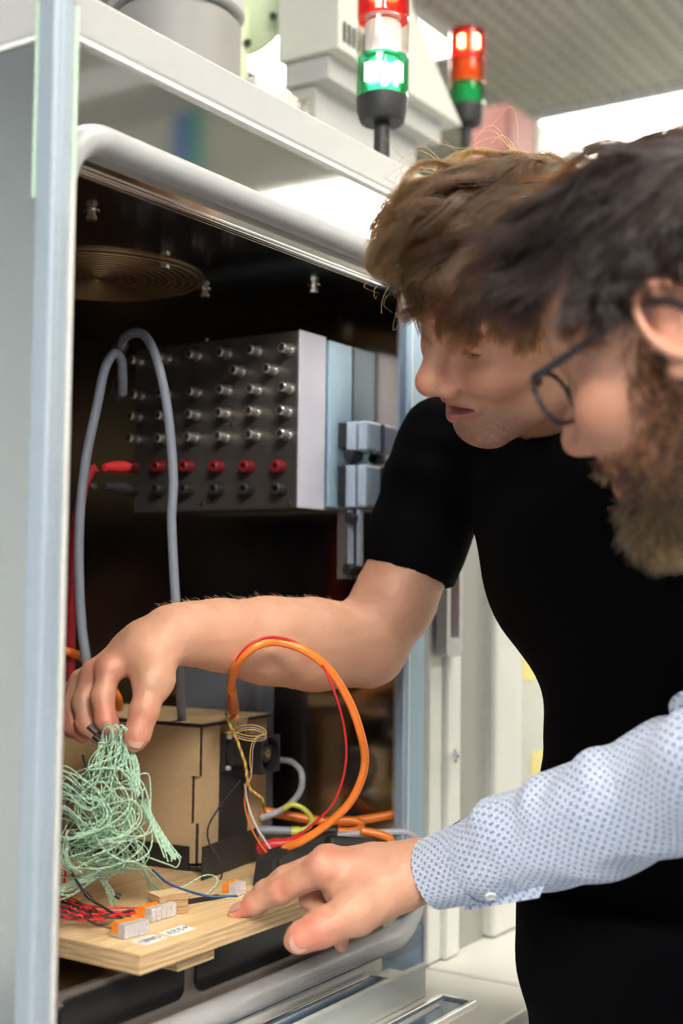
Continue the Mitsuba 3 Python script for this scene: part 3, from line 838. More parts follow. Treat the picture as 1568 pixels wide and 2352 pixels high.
# labels
pr('m_paper', (0.85, 0.86, 0.86), 0.6)
pr('m_ink', (0.03, 0.03, 0.035), 0.6)
for text, (c0_, c1_, w_, h_), lab in (('GND', ((302, 2164), (384, 2154), .032, .017), 'white paper label reading GND, by the plywood corner'), ('+12V', ((367, 2144), (448, 2132), .036, .017), 'white paper label reading +12V, in front of the orange connectors')):
    m0, m1 = bd(*c0_), bd(*c1_)
    mid = (m0 + m1) / 2 + P(0, 0, 0)
    y0, y1 = m0[1], m1[1]
    xm = (m0[0] + m1[0]) / 2
    w_ = (y1 - y0)
    t = thing('paper_label', lab, 'label')
    obj('paper', box((xm - h_ / 2, y0, BZ), (xm + h_ / 2, y1, BZ + .0004)), 'm_paper', t)
    tm = meshkit.text_mesh(text, .0088, .0002)
    tm.apply_translation(-tm.bounds.mean(0))
    s = min(1, (w_ - .004) / tm.extents[0])
    M = np.eye(4)
    M[:3, 0], M[:3, 1] = (0, -1, 0), (1, 0, 0)
    M[:3, 3] = (xm, (y0 + y1) / 2, BZ + .0005)
    tm.apply_scale(s)
    tm.apply_transform(M)
    obj('lettering', tm, 'm_ink', t)
# lever connectors
pr('m_lever', (0.90, 0.26, 0.02), 0.35)
pr('m_clear', (0.80, 0.74, 0.71), 0.15, 0, .5, spec_trans=.35)
scene['m_clear'] = {'type': 'principled', 'base_color': rgb(.94, .90, .89), 'roughness': .12, 'spec_trans': .40, 'eta': 1.25}


def connector(label, pa, pb, dx=.020, n=5, h=.0125, flip=False):
    a, b_ = bd(*pa), bd(*pb)
    t = thing('lever_connector', label, 'wire connector', 'lever connectors on the board' if n == 5 else None)
    d = norm((b_ - a) * P(1, 1, 0))
    e = P(d[1], -d[0], 0) * (-1)           # towards the back of the board
    ln = np.linalg.norm(b_ - a)

    def sl(u0, u1, v0, v1, z0, z1, cut=0):
        pts = [a + d * u + e * v + P(0, 0, z_) for u in (u0, u1) for v in (v0, v1) for z_ in (z0, z1)]
        return hull(pts)
    w = ln / n
    for k in range(n):
        u0, u1 = k * w + .0003, (k + 1) * w - .0003
        obj('cell', sl(u0, u1, 0, .0085, .0006, h), 'm_clear', t, label='clear housing cell' if k == 0 else None)
        obj('port', cat([sl(u0 + .0009, u1 - .0009, -.0004, .0002, h * .30, h * .36), sl(u0 + .0009, u1 - .0009, -.0004, .0002, h * .72, h * .78), sl(u0 + .0009, u0 + .0014, -.0004, .0002, h * .30, h * .78), sl(u1 - .0014, u1 - .0009, -.0004, .0002, h * .30, h * .78)]), 'm_port', t)
        lv = hull([a + d * u + e * v + P(0, 0, z_) for u in (u0 + .0002, u1 - .0002) for v, z_ in ((.0087, h * .25), (dx, h * .25), (.0087, h + .0006), (dx * .72, h + .0014), (dx + .0006, h * .72))])
        obj('lever', lv, 'm_lever', t)
    obj('base', sl(.0003, ln - .0003, .0087, dx, .0006, h * .24), 'm_clear', t)


pr('m_port', (.62, .54, .52), .3)
connector('clear connector with orange levers behind the GND label', (285, 2160), (342, 2145))
connector('clear connector with orange levers between the wooden block and the +12V label', (347, 2121), (405, 2104))
connector('small clear and orange connector at the tip of the pointing finger', (541, 2062), (564, 2053), .016, 2)
# stacked wooden block with a wavy notch
wb = thing('wooden_block', 'small block of three glued wooden layers with a notched top outline beside the connectors', 'wooden block')
p0, p1 = bd(357, 2096), bd(420, 2108)
q = bd(396, 2112)
ang = np.linspace(0, 1, 9)
outl = [(-.5, -.5), (.5, -.5), (.5, .5), (.26, .5)] + [(.26 - .52 * t_, .5 - .16 * math.sin(math.pi * t_)) for t_ in ang[1:-1]] + [(-.26, .5), (-.5, .5)]
bwid = .030
wc = bd(392, 2098)
ry = norm(P(.35, .94, 0))
poly = Polygon([(a_ * .030, b_ * .024) for a_, b_ in outl])
pr('m_block', proc(lambda p, n, uv: mix((0.24, 0.115, 0.035), (0.74, 0.55, 0.32), dr.select(n.z > 0.7, 0.85 + 0.15 * fbm(p.x * 300, p.y * 30, 1.0), 0.55 * fbm(p.x * 60, p.y * 60, p.z * 900)))), 0.5)
for k in range(3):
    obj('layer', extrude(poly, .0060, wc + P(-.004, 0, .0003 + k * .0063), -ry, np.cross((0, 0, 1), -ry)), 'm_block', wb)
poly2 = rrect(.02, .02, .002)
obj('wood_chip', extrude(poly2, .010, bd(150, 2062), (1, 0, 0), (0, 1, 0)), 'm_block', None, False, 'small wooden piece at the left edge of the board beside the post', 'wooden block')
obj('tape_strip', extrude(rrect(.016, .055, .001), .0006, bd(455, 2068), norm(P(1, -.3, 0)), norm(P(.3, 1, 0))), 'm_black', None, False, 'strip of black tape on the board between the wooden block and the fingertip', 'tape')

# ------------------------------------------------------------------ cables and wires over the board
pr('m_orange', (0.88, 0.22, 0.03), 0.38)
pr('m_orange_light', (0.92, 0.36, 0.12), 0.45)
pr('m_red_wire', (0.62, 0.02, 0.025), 0.3)
pr('m_yellow_green', (0.62, 0.62, 0.10), 0.4)
pr('m_yellow_wire', (0.72, 0.50, 0.06), 0.4)
pr('m_green_wire', (0.12, 0.45, 0.10), 0.4)
pr('m_violet_wire', (0.30, 0.22, 0.32), 0.4)
pr('m_white_wire', (0.80, 0.74, 0.72), 0.4)
pr('m_black_wire', (0.02, 0.02, 0.022), 0.4)
pr('m_blue_wire', (0.03, 0.10, 0.25), 0.35)
pr('m_grey_pale', (0.50, 0.53, 0.57), 0.42)
o = thing('orange_cable', 'thick orange cable making a tall loop from the box lid down to the board', 'cable')
tl0 = dvp(-.002, L * .46, 1.197)
pth = [tl0 + P(0, 0, -.004), tl0 + P(0, 0, .012)] + px_path([(531, 1580, 1.345), (540, 1535, 1.295), (565, 1500, 1.275), (600, 1479, 1.275), (640, 1475), (700, 1494), (757, 1540, 1.29), (802, 1612, 1.30), (828, 1685, 1.31), (838, 1745, 1.325), (826, 1800, 1.335), (796, 1852, 1.345), (745, 1898, 1.355), (695, 1930, 1.36), (650, 1950, 1.37)], 1.285)
obj('jacket', wire(pth, .0043, 10, 14), 'm_orange', o, True)
hsw = pth[:3]
obj('heat_shrink', wire([hsw[0], hsw[1], hsw[2] + P(0, 0, .000)], .0052, 8, 14), 'm_orange_light', o, True, label='lighter orange sleeve')
cable('orange_cable', 'orange cable arching behind the left hand into the fibreboard box', [(100, 1492, 1.40), (145, 1494), (185, 1508), (215, 1535), (245, 1565), (268, 1598), (274, 1625, 1.46)], .0048, 'm_orange', 1.43)
cable('red_wire', 'thin red wire running along the tall orange cable loop and leaving it on the right', [(528, 1640, 1.425), (526, 1590, 1.352), (536, 1535, 1.293), (556, 1497, 1.273), (590, 1471, 1.272), (635, 1463, 1.28), (690, 1481), (735, 1520), (768, 1590), (788, 1660, 1.30), (795, 1725, 1.31), (788, 1785, 1.325), (768, 1840, 1.335), (742, 1872, 1.345), (710, 1900, 1.355), (670, 1935, 1.365)], .00125, 'm_red_wire', 1.285, 'wire')
cable('grey_cable', 'short bluish grey cable curving down behind the fan', [(640, 1745, 1.52), (670, 1750, 1.50), (692, 1775), (690, 1815), (665, 1848), (630, 1868), (600, 1878, 1.46)], .0036, 'm_grey_pale', 1.48)
cable('grey_cable', 'long pale grey cable lying across the board towards its right end', [(690, 1922, 1.45), (740, 1920), (830, 1914), (900, 1910), (935, 1912), (952, 1925), (935, 1935), (905, 1945)], .0036, 'm_grey_pale', 1.46)
c = thing('grey_cable', 'grey cable with a yellow sleeve behind the white wire', 'cable')
cable('jacket', None, [(590, 1906), (630, 1907), (678, 1909)], .0048, 'm_grey_cable', 1.46, parent=c)
cable('sleeve', None, [(668, 1909), (690, 1909)], .0054, 'm_yellow_green', 1.46, parent=c)
cable('earth_wire', None, [(688, 1908), (708, 1900), (716, 1882), (700, 1860), (672, 1848), (650, 1858)], .0030, 'm_yellow_green', 1.46, parent=c)
cable('orange_cable', 'orange cable lying at the back of the chamber floor', [(600, 1862), (700, 1880), (780, 1888), (850, 1880), (925, 1866)], .0052, 'm_orange', 1.50)
c = thing('orange_cable', 'orange cable with a black sleeve curling on the board behind the bracket', 'cable')
cable('jacket', None, [(770, 1908), (800, 1910), (824, 1904), (828, 1892), (806, 1884), (770, 1886)], .0044, 'm_orange', 1.47, parent=c)
cable('sleeve', None, [(735, 1912), (776, 1907)], .0062, 'm_black', 1.47, parent=c)
c = thing('orange_cable', 'orange cable entering the black bracket through a taped joint', 'cable')
cable('jacket', None, [(850, 1947), (880, 1948), (897, 1940), (892, 1924), (865, 1915), (828, 1908)], .0044, 'm_orange', 1.40, parent=c)
cable('tape_sleeve', None, [(752, 1940, 1.37), (800, 1942, 1.38), (862, 1946, 1.395)], .0092, 'm_black', 1.40, parent=c, sides=14)
cable('red_cable', 'flat red cable lying behind the black bracket', [(590, 1950), (625, 1940), (665, 1936), (700, 1920)], .0062, 'm_red_cable', 1.42)
cable('white_wire', 'thin white wire running from the fan down to the board', [(562, 1800), (570, 1850), (588, 1897), (608, 1930), (626, 1958)], .0012, 'm_white_wire', 1.40, 'wire')
cable('orange_wire', 'thin orange red wire beside the white wire', [(566, 1795), (562, 1845), (572, 1890), (592, 1930), (612, 1958)], .0010, 'm_orange', 1.405, 'wire')
# twisted wires from the cable end past the fan
tw = thing('twisted_wires', 'twisted yellow, green and red wires hanging from the orange cable past the fan', 'wires')
core = spline(px_path([(519, 1636, 1.425), (526, 1660), (540, 1690), (552, 1722), (563, 1755), (567, 1785), (574, 1812), (590, 1824), (602, 1836), (608, 1866, 1.42)], 1.385), 22)
tt, aa, bb = frames(core)
for k, m in enumerate(('m_yellow_wire', 'm_green_wire', 'm_red_wire', 'm_yellow_wire')):
    ph = np.arange(len(core)) * 0.42 + k * math.pi / 2
    obj('strand', tube(core + .00095 * (np.cos(ph)[:, None] * aa + np.sin(ph)[:, None] * bb), .00068, 6), m, tw, True)
w = thing('fan_wires', 'thin yellow and violet wires looping over the top of the fan', 'wires')
for k, (m, dy) in enumerate((('m_yellow_wire', 0), ('m_violet_wire', 6), ('m_yellow_wire', 11))):
    cable('strand', None, [(528, 1680 + dy, 1.40), (552, 1668 + dy), (580, 1665 + dy), (604, 1673 + dy), (611, 1684 + dy), (598, 1690 + dy), (570, 1690 + dy), (540, 1682 + dy)], .0006, m, 1.385, parent=w, sides=6)
for m, dx in (('m_yellow_wire', 0), ('m_violet_wire', 5)):
    cable('strand', None, [(600 + dx, 1686), (584 + dx, 1698), (576 + dx, 1718), (574 + dx, 1750), (577, 1780), (570, 1800)], .0006, m, 1.375, parent=w, sides=6)
gl = on(527, 1682, 'z', 1.178)
obj('glue_blob', trimesh.creation.icosphere(3, .006).apply_transform(np.diag([1, 1.6, .9, 1])).apply_translation(dvp(-.006, L * .36, 1.181)), 'm_yellow_wire', w, True)
cable('black_wire', 'thin black wire hanging down the right face of the fibreboard box', [(552, 1793), (524, 1826), (498, 1862), (478, 1900), (480, 1935), (503, 1975), (510, 2005), (498, 2030), (470, 2040, 1.33)], .0009, 'm_black_wire', 1.36, 'wire')
# red and black feed wires
fw = thing('feed_wires', 'red and black twisted wires running from the left to the orange connectors', 'wires')
for k in range(4):
    y0 = 2070 + k * 11
    e0 = [(275, 2112), (285, 2106), (295, 2101), (305, 2097)][k]
    core = spline([bd(80, y0 - 8, .006 + .003 * k), bd(140, y0 + 6, .006 + .002 * k), bd(190, y0 + 14 - 2 * k, .008), bd(235, 2104 + 4 * k, .007), bd(*e0, .006)], 26)
    tt, aa, bb = frames(core)
    for j, m in enumerate(('m_red_wire', 'm_black_wire')):
        ph = np.arange(len(core)) * 0.30 + j * math.pi + k
        obj('wire', tube(core + .0013 * (np.cos(ph)[:, None] * aa + np.sin(ph)[:, None] * bb) + P(0, 0, .002), .0009, 6), m, fw, True)
for k, (m, ys, e0) in enumerate((('m_red_wire', 2066, (335, 2096)), ('m_red_wire', 2092, (345, 2090)), ('m_black_wire', 2088, (266, 2135)), ('m_red_wire', 2108, (312, 2098)), ('m_black_wire', 2074, (300, 2104)), ('m_red_wire', 2060, (352, 2086)))):
    obj('wire', wire([bd(90, ys - 10, .006), bd(160, ys + 2, .008), bd(215, (ys + e0[1]) / 2 + 9, .010), bd(*e0, .006)], .0009, 12, 6), m, fw, True)
bw = thing('black_wire', 'long thin black wire curving down along the left side of the green wire tangle', 'wire')
obj('jacket', wire(px_path([(190, 1735, 1.24), (196, 1770, 1.23), (180, 1795, 1.22), (156, 1845), (142, 1900), (148, 1960), (168, 2010), (205, 2062, 1.20)], 1.20) + [bd(240, 2085, .012), bd(285, 2112, .008)], .0011, 12, 6), 'm_black_wire', bw, True)
obj('sleeve', wire(px_path([(196, 2052), (208, 2064)], 1.203), .0022, 4, 8), 'm_black', bw, True)
obj('red_wire', wire(px_path([(150, 1905), (146, 1960), (150, 2010), (140, 2060)], 1.21), .0011, 12, 6), 'm_red_wire', None, True, 'short thin red wire at the left edge of the green wire tangle', 'wire')
obj('blue_wire', wire([bd(350, 1998, .02), bd(385, 2028, .012), bd(430, 2046, .008), bd(480, 2058, .006), bd(545, 2058, .004)], .0011, 12, 6), 'm_blue_wire', None, True, 'dark blue wire running to the connector at the fingertip', 'wire')

# the tangle of green and white twisted pairs
def pair_mesh(core, r=.00047, tw=.55, off=.00044):
    tt, aa, bb = frames(core)
    s_ = np.r_[0, np.cumsum(np.linalg.norm(np.diff(core, axis=0), axis=1))]
    ms, cols, p0 = [], [], R_.random() * 6.28
    for j, col in enumerate(((.33, .66, .40), (.74, .84, .72))):
        ph = s_ * (2 * math.pi / .0052) * (1 + 0 * tw) + p0 + j * math.pi
        m = tube(core + off * (np.cos(ph)[:, None] * aa + np.sin(ph)[:, None] * bb), r, 5)
        ms.append(m)
        cols.append(np.tile(col, (len(m.vertices), 1)))
    return cat(ms), np.vstack(cols)


pr('m_pair', {'type': 'mesh_attribute', 'name': 'vertex_color'}, 0.45)
gt = thing('wire_tangle', 'tangle of pale green and white twisted wires hanging from the hand at the left', 'wires', None)
R_ = np.random.default_rng(11)


def jit(s):
    return R_.normal(0, s, 2)


def strand(pts, name='twisted_pair', kind=None, step=.0012):
    core = spline(px_path(pts, 1.2), 12)
    s_ = np.r_[0, np.cumsum(np.linalg.norm(np.diff(core, axis=0), axis=1))]
    q = np.linspace(0, s_[-1], max(8, int(s_[-1] / .00105)))
    core = np.stack([np.interp(q, s_, core[:, k]) for k in range(3)], 1)
    m, col = pair_mesh(core)
    return m, col


def add(pts):
    m, col = strand(pts)
    obj('twisted_pair', m, 'm_pair', gt, True, color=col)


def top():
    """A place in the bunch that the fingers hold."""
    t = R_.random()
    return (238 + 58 * t + R_.normal(0, 5), 1668 + 12 * t + R_.normal(0, 5), 1.226 + R_.normal(0, .003))


# long loops: out of the bunch, round one or two wide turns in the mass, and off
for k in range(25):
    a = top()
    cx, cy = 228 + R_.normal(0, 40), 1880 + R_.normal(0, 55)
    rx, ry = 46 + 56 * R_.random(), 48 + 52 * R_.random()
    tilt, th0, s_ = R_.normal(0, .5), -1.57 + R_.normal(0, .5), R_.choice([-1, 1])
    zc = 1.195 + .012 * R_.normal()
    p = [a, (a[0] + 3 * R_.normal(), 1702 + 6 * R_.normal(), 1.206 + .004 * R_.normal()), ((a[0] * 2 + cx) / 3 + 10 * R_.normal(), 1750 + 14 * R_.normal(), 1.198)]
    n_ = int(R_.integers(5, 10))
    for j in range(n_):
        th = th0 + s_ * j * .85
        x, y = rx * math.cos(th), ry * math.sin(th)
        x, y = cx + x * math.cos(tilt) - y * math.sin(tilt), cy + x * math.sin(tilt) + y * math.cos(tilt)
        lim = 128 if y > 1790 else 195
        p.append((np.clip(x + 3 * R_.normal(), lim, 345), np.clip(y + 3 * R_.normal(), 1765, 2010), zc + .022 * math.sin(th + k)))
    add(p)
# wide arcs that come in from the left, and the dense coil low down
for k in range(20):
    y0 = 1770 + 110 * R_.random()
    x1, y1 = 230 + 90 * R_.random(), 1840 + 120 * R_.random()
    sag = 25 * R_.normal()
    zc = 1.18 + .02 * R_.normal()
    add([(104, y0, zc), (150, y0 - 6 + .2 * sag, zc), (205, (y0 * 1.6 + y1) / 2.6 + sag * .6, zc + .01), (x1 - 15, y1 - 40, zc + .012), (x1 + 8, y1, zc + .008), (x1 - 25, y1 + 38, zc), (x1 - 80, y1 + 50 + sag * .3, zc - .01)])
for k in range(14):
    cx, cy, r_ = 245 + 18 * R_.normal(), 1952 + 14 * R_.normal(), 34 + 34 * R_.random()
    th0, zc = 6.28 * R_.random(), 1.215 + .012 * R_.normal()
    add([(np.clip(cx + r_ * 1.25 * math.cos(th0 + j * .8), 130, 345), cy + r_ * .72 * math.sin(th0 + j * .8), zc + .012 * math.sin(th0 + j)) for j in range(9)])
for k in range(14):                                     # tassel on the right, tied
    j0 = R_.normal(0, 3, 2)
    x0 = 255 + 40 * R_.random()
    add([top(), (x0 + 22, 1745 + j0[0], 1.2), (312 + 6 * R_.normal(), 1800 + j0[1], 1.2), (325 + 2.5 * R_.normal(), 1832, 1.195), (345 + 5 * R_.normal(), 1880, 1.195), (375 + 8 * R_.normal(), 1935, 1.195), (402 + 9 * R_.normal(), 1972 + 4 * R_.normal(), 1.195)])
for k in range(15):                                     # bundle lying to the left
    add([(300 + 15 * R_.normal(), 1985 + 8 * R_.normal(), 1.225), (255, 1990 + 9 * R_.normal(), 1.215), (205, 2018 + 8 * R_.normal(), 1.205), (165, 2035 + 10 * R_.normal(), 1.20), (125, 2052 + 11 * R_.normal(), 1.19)])
for k in range(12):                                     # bundle in the middle, tied
    add([(240 + 25 * R_.normal(), 1960 + 8 * R_.normal(), 1.215), (232 + 9 * R_.normal(), 2005, 1.215), (247 + 7 * R_.normal(), 2045, 1.22), (266 + 6 * R_.normal(), 2078 + 4 * R_.normal(), 1.23)])
for k in range(7):                                     # loose ends to the right
    y = 2040 + 8 * R_.normal()
    add([(290 + 20 * R_.normal(), 1930 + 20 * R_.normal(), 1.21), (330 + 8 * R_.normal(), 1990 + 8 * R_.normal(), 1.23), (355 + 9 * R_.normal(), 2035 + 6 * R_.normal(), 1.26), (378 + 12 * R_.normal(), 2058 + 4 * R_.normal(), 1.28)])
for k in range(10):                                     # small bundle at the far left
    add([(160 + 5 * R_.normal(), 1905, 1.175), (150 + 6 * R_.normal(), 1945, 1.17), (152 + 8 * R_.normal(), 1985, 1.17), (175 + 8 * R_.normal(), 2005, 1.18)])
for k in range(7):                                     # small loops over the fingers
    x = 215 + 60 * R_.random()
    add([(x, 1700, 1.203), (x + 4, 1676 + 5 * R_.normal(), 1.196), (x + 16, 1668 + 6 * R_.normal(), 1.194), (x + 26, 1690, 1.196), (x + 20, 1730, 1.198), (x + 6 + 20 * R_.normal(), 1790, 1.198)])
add([(330, 1965), (385, 1985), (405, 1992, 1.22), (414, 1975, 1.22)])
add([(372, 2046, 1.28), (420, 2036, 1.29), (465, 2012, 1.30), (492, 2012, 1.31), (498, 2028, 1.31), (478, 2050, 1.30), (440, 2078, 1.28), (415, 2082, 1.27)])
for pa, pb, z in (((203, 1667), (222, 1684), 1.195), ((320, 1828), (333, 1833), 1.19), ((168, 1811), (184, 1820), 1.17), ((265, 2054), (276, 2061), 1.215), ((158, 1912), (170, 1918), 1.165), ((228, 1700), (214, 1690), 1.21)):
    obj('cable_tie', cyl(at(*pa, z), at(*pb, z), .0028, 10), 'm_black', gt, 30)

# ------------------------------------------------------------------ people: heads
def mirror(p):
    q = p.copy()
    q[:, 1] = np.abs(q[:, 1])
    return q


def head_sdf(p, nose=1.0, mouth=.0022, eye=.0020, ears=True, chin=1.0):
    """A male head: x forward, y to his left, z up, origin between the ears, metres."""
    q = mirror(p)
    d = s_ell(p, (-.004, 0, .044), (.096, .075, .087))
    d = smin(d, s_ell(p, (.040, 0, .052), (.054, .062, .060)), .03)
    d = smin(d, s_ell(p, (.032, 0, -.028), (.060, .056, .074)), .03)
    d = smin(d, s_cone(q, (-.002, .051, -.064), (.072, .019, -.100), .015, .014), .030)
    d = smin(d, s_ell(p, (.082, 0, -.098), (.019 * chin, .024, .017)), .020)
    d = smin(d, s_ell(p, (.03, 0, -.070), (.055, .046, .034)), .03)
    d = smin(d, s_ell(q, (.064, .044, -.018), (.026, .020, .020)), .025)
    d = smin(d, s_cone(q, (.095, .008, .036), (.074, .046, .036), .0085, .008), .016)
    # eyes: a hollow, then the lids over the ball, then the slit
    d = smax(d, -s_ell(q, (.099, .030, .013), (.020, .019, .013)), .016)
    c = np.array((.0735, .0325, .013))
    lid = np.linalg.norm(q - c, axis=1) - .0142
    d = smin(d, lid, .007)
    if eye > 0:
        d = smax(d, -s_ell(q, c + P(.0135, .0005, -.0060), (.0085, .0115, eye)), .0015)
    crease = s_cone(q, c + P(.0135, -.011, .0045), c + P(.0075, .013, .0045), .0007, .0007)
    d = smax(d, -crease, .003)
    # nose
    n = s_cone(p, (.0935, 0, .022), (.1135, 0, -.017), .0092, .0120)
    n = smin(n, s_ell(p, (.1165, 0, -.0230), (.0140 * nose, .0140, .0122)), .010)
    n = smin(n, s_ell(q, (.1035, .0150, -.0300), (.0130, .0085, .0095)), .009)
    n = smin(n, s_ell(p, (.104, 0, -.034), (.013, .006, .007)), .005)
    n = smin(n, s_ell(p, (.092, 0, -.024), (.017, .0185, .014)), .008)
    d = smin(d, n, .012)
    d = smax(d, -s_ell(q, (.1120, .0070, -.0385), (.0055, .0034, .0040)), .003)
    # mouth
    d = smin(d, s_ell(p, (.088, 0, -.050), (.017, .026, .018)), .012)
    d = smin(d, s_cone(q, (.1030, 0.003, -.0495), (.0880, .027, -.0545), .0054, .0024), .006)
    d = smin(d, s_cone(q, (.1020, 0.000, -.0705), (.0868, .025, -.0585), .0080, .0028), .006)
    d = smax(d, -s_ell(p, (.098, 0, -.0592), (.016, .0265, mouth)), .002)
    d = smax(d, -s_cone(p, (.1115, 0, -.040), (.1095, 0, -.046), .0022, .0022), .004)
    # smile fold and the cheek above it
    d = smin(d, s_ell(q, (.076, .036, -.028), (.018, .016, .015)), .016)
    d = smax(d, -s_cone(q, (.100, .0235, -.034), (.084, .0345, -.062), .0012, .0008), .007)
    if ears:
        a = math.radians(12)
        Re = np.array([[math.cos(a), 0, math.sin(a)], [0, 1, 0], [-math.sin(a), 0, math.cos(a)]])
        Rt = np.array([[math.cos(.35), -math.sin(.35), 0], [math.sin(.35), math.cos(.35), 0], [0, 0, 1]])
        Rm = Re @ Rt
        e = s_ell(q, (-.012, .0765, .004), (.0195, .0055, .031), Rm)
        e = smax(e, -s_ell(q, (-.006, .0830, .006), (.0125, .0065, .0205), Rm), .004)
        rim = None
        th = np.linspace(math.radians(-95), math.radians(215), 15)
        loc = np.c_[-.0168 * np.cos(th + math.pi), 0 * th + .0045, .0285 * np.sin(th)]
        pts = loc @ Rm.T + P(-.012, .0765, .004)
        for a_, b_ in zip(pts, pts[1:]):
            s = s_cone(q, a_, b_, .0034, .0034)
            rim = s if rim is None else np.minimum(rim, s)
        e = smin(e, rim, .003)
        e = smin(e, s_ell(q, (-.003, .0765, -.026), (.0085, .0048, .0085)), .006)
        e = smin(e, s_cone(q, (.004, .073, .008), (.006, .074, -.006), .0045, .0045), .004)
        e = smin(e, s_ell(q, (-.008, .070, -.002), (.012, .010, .022)), .005)
        d = smin(d, e, .005)
    return d


def blob(p, c, r, s=1.0):
    q = (p - np.asarray(c)) / np.asarray(r)
    return s * np.exp(-(q * q).sum(1))


SKIN = P(.60, .335, .225)


def skin_color(p, base=SKIN, stubble=.35, lips=1.0):
    """Colours of the head's skin from places on the head (local)."""
    q = mirror(p)
    red = blob(q, (.075, .045, -.02), (.03, .03, .03), .8) + blob(p, (.118, 0, -.022), (.022, .02, .022), .9) + blob(q, (-.01, .08, .0), (.03, .02, .04), .5) + blob(p, (.09, 0, -.1), (.02, .02, .015), .2)
    col = base[None] * (1 + .10 * (meshkit.fbm(p * 90, 3, 3) - .5)[:, None])
    col = col * (1 - np.clip(red, 0, 1)[:, None] * P(.04, .26, .24))
    st = np.clip(blob(q, (.06, .035, -.085), (.04, .03, .028)) + blob(p, (.10, 0, -.043), (.02, .022, .008), .8) + blob(p, (.09, 0, -.1), (.03, .03, .022)) + blob(q, (.015, .055, -.05), (.025, .03, .03), .6), 0, 1) * stubble
    grain = .55 + .9 * meshkit.noise(p * 1100, 5)
    col = col * (1 - (st * grain)[:, None] * P(.62, .58, .50))
    lp = np.clip(np.maximum(blob(q, (.103, .006, -.0518), (.014, .018, .0034)), blob(q, (.101, .004, -.0675), (.014, .017, .0062))) * 1.35, 0, 1) * lips
    lp = lp * (q[:, 1] < .025)
    col = col * (1 - lp[:, None]) + P(.40, .13, .11)[None] * lp[:, None]
    lid = np.exp(-((q[:, 2] - .0078) / .0009) ** 2) * (np.abs(q[:, 1] - .0325) < .0125) * (p[:, 0] > .079) * .8
    brow = blob(q, (.097, .026, .0385), (.02, .017, .0042), .38)
    col = col * (1 - np.clip(lid + brow, 0, 1)[:, None] * P(.72, .80, .82))
    frk = (meshkit.noise(p * 420, 9) > .90) & (blob(q, (.07, .045, -.01), (.04, .03, .04)) > .3)
    return np.clip(col * np.where(frk, .86, 1)[:, None], 0, 1)


pr('m_skin', {'type': 'mesh_attribute', 'name': 'vertex_color'}, 0.42, 0, .45)
scene['m_skin'] = {'type': 'bumpmap', 'bump': proc(lambda p, n, uv: .6 * noise(p.x * 700, p.y * 700, p.z * 700) + .4 * noise(p.x * 1700, p.y * 1700, p.z * 1700), 2e-4), 'scale': .0005, 'bsdf': scene['m_skin']}
pr('m_eye', {'type': 'mesh_attribute', 'name': 'vertex_color'}, 0.08)
pr('m_teeth', (.78, .74, .66), .25)


def placed(mesh, M, o):
    v = np.asarray(mesh.vertices) @ np.asarray(M).T + np.asarray(o)
    return trimesh.Trimesh(v, mesh.faces, process=False)


def eyeballs(person, M, o, look=(1, 0, -.45)):
    for s in (1, -1):
        m = trimesh.creation.icosphere(4, .0124)
        d = norm(look)
        t = m.vertices @ d / .0124
        col = np.where((t > .90)[:, None], P(.10, .14, .16), P(.72, .68, .64))
        col = np.where((t > .975)[:, None], P(.01, .01, .01), col)
        m.apply_translation((.0735, .0325 * s, .013))
        obj('eye', placed(m, M, o), 'm_eye', person, True, color=col)


def curves(name, strands, r0, r1, mat, parent):
    """Hair: one set of curves. strands: list of (n, 3) arrays."""
    os.makedirs(meshkit.FOLDER, exist_ok=True)
    k = key_for(name, parent)
    path = f'{meshkit.FOLDER}/{k}.txt'
    out = []
    for s in strands:
        r = np.linspace(r0, r1, len(s))
        out.append('\n'.join('%.5f %.5f %.5f %.6f' % (a, b, c, e) for (a, b, c), e in zip(s, r)))
    with open(path, 'w') as f:
        f.write('\n\n'.join(out) + '\n')
    scene[k] = {'type': 'linearcurve', 'filename': path, 'bsdf': {'type': 'ref', 'id': mat}}
    return k


M1 = np.array([[-0.5582, 0.8185, 0.136], [-0.6284, -0.31, -0.7135], [-0.5418, -0.4837, 0.6874]])
O1 = P(0.237, 0.3534, 1.6175)
M2 = np.array([[-0.9144, -0.072, -0.3983], [0.1209, -0.9877, -0.0991], [-0.3862, -0.1388, 0.9119]])
O2 = P(0.4739, 0.1426, 1.527)

# ------------------------------------------------------------------ people: hair
scene['m_hair_brown'] = {'type': 'hair', 'eumelanin': 0.66, 'pheomelanin': 0.03, 'longitudinal_roughness': .3, 'azimuthal_roughness': .35}
scene['m_hair_dark'] = {'type': 'hair', 'eumelanin': 1.7, 'pheomelanin': 0.03, 'longitudinal_roughness': .32, 'azimuthal_roughness': .35}
scene['m_hair_grey'] = {'type': 'hair', 'eumelanin': 0.30, 'pheomelanin': 0.0, 'longitudinal_roughness': .35, 'azimuthal_roughness': .4}
pr('m_scalp', (.055, .036, .022), .7)
pr('m_scalp_dark', (.022, .015, .011), .7)
SK_C, SK_R = P(-.004, 0, .044), P(.097, .076, .088)


def skull_push(p, gap):
    """Keeps points outside the scalp by gap."""
    q = (p - SK_C) / (SK_R + gap)
    n = np.linalg.norm(q, axis=-1, keepdims=True)
    return np.where(n < 1, SK_C + q / np.maximum(n, 1e-6) * (SK_R + gap), p)


def skull_pull(p, far):
    """Hair does not stand off the head by more than far."""
    q = (p - SK_C) / (SK_R + far)
    n = np.linalg.norm(q, axis=-1, keepdims=True)
    return np.where(n > 1, SK_C + q / n ** .8 * (SK_R + far), p)


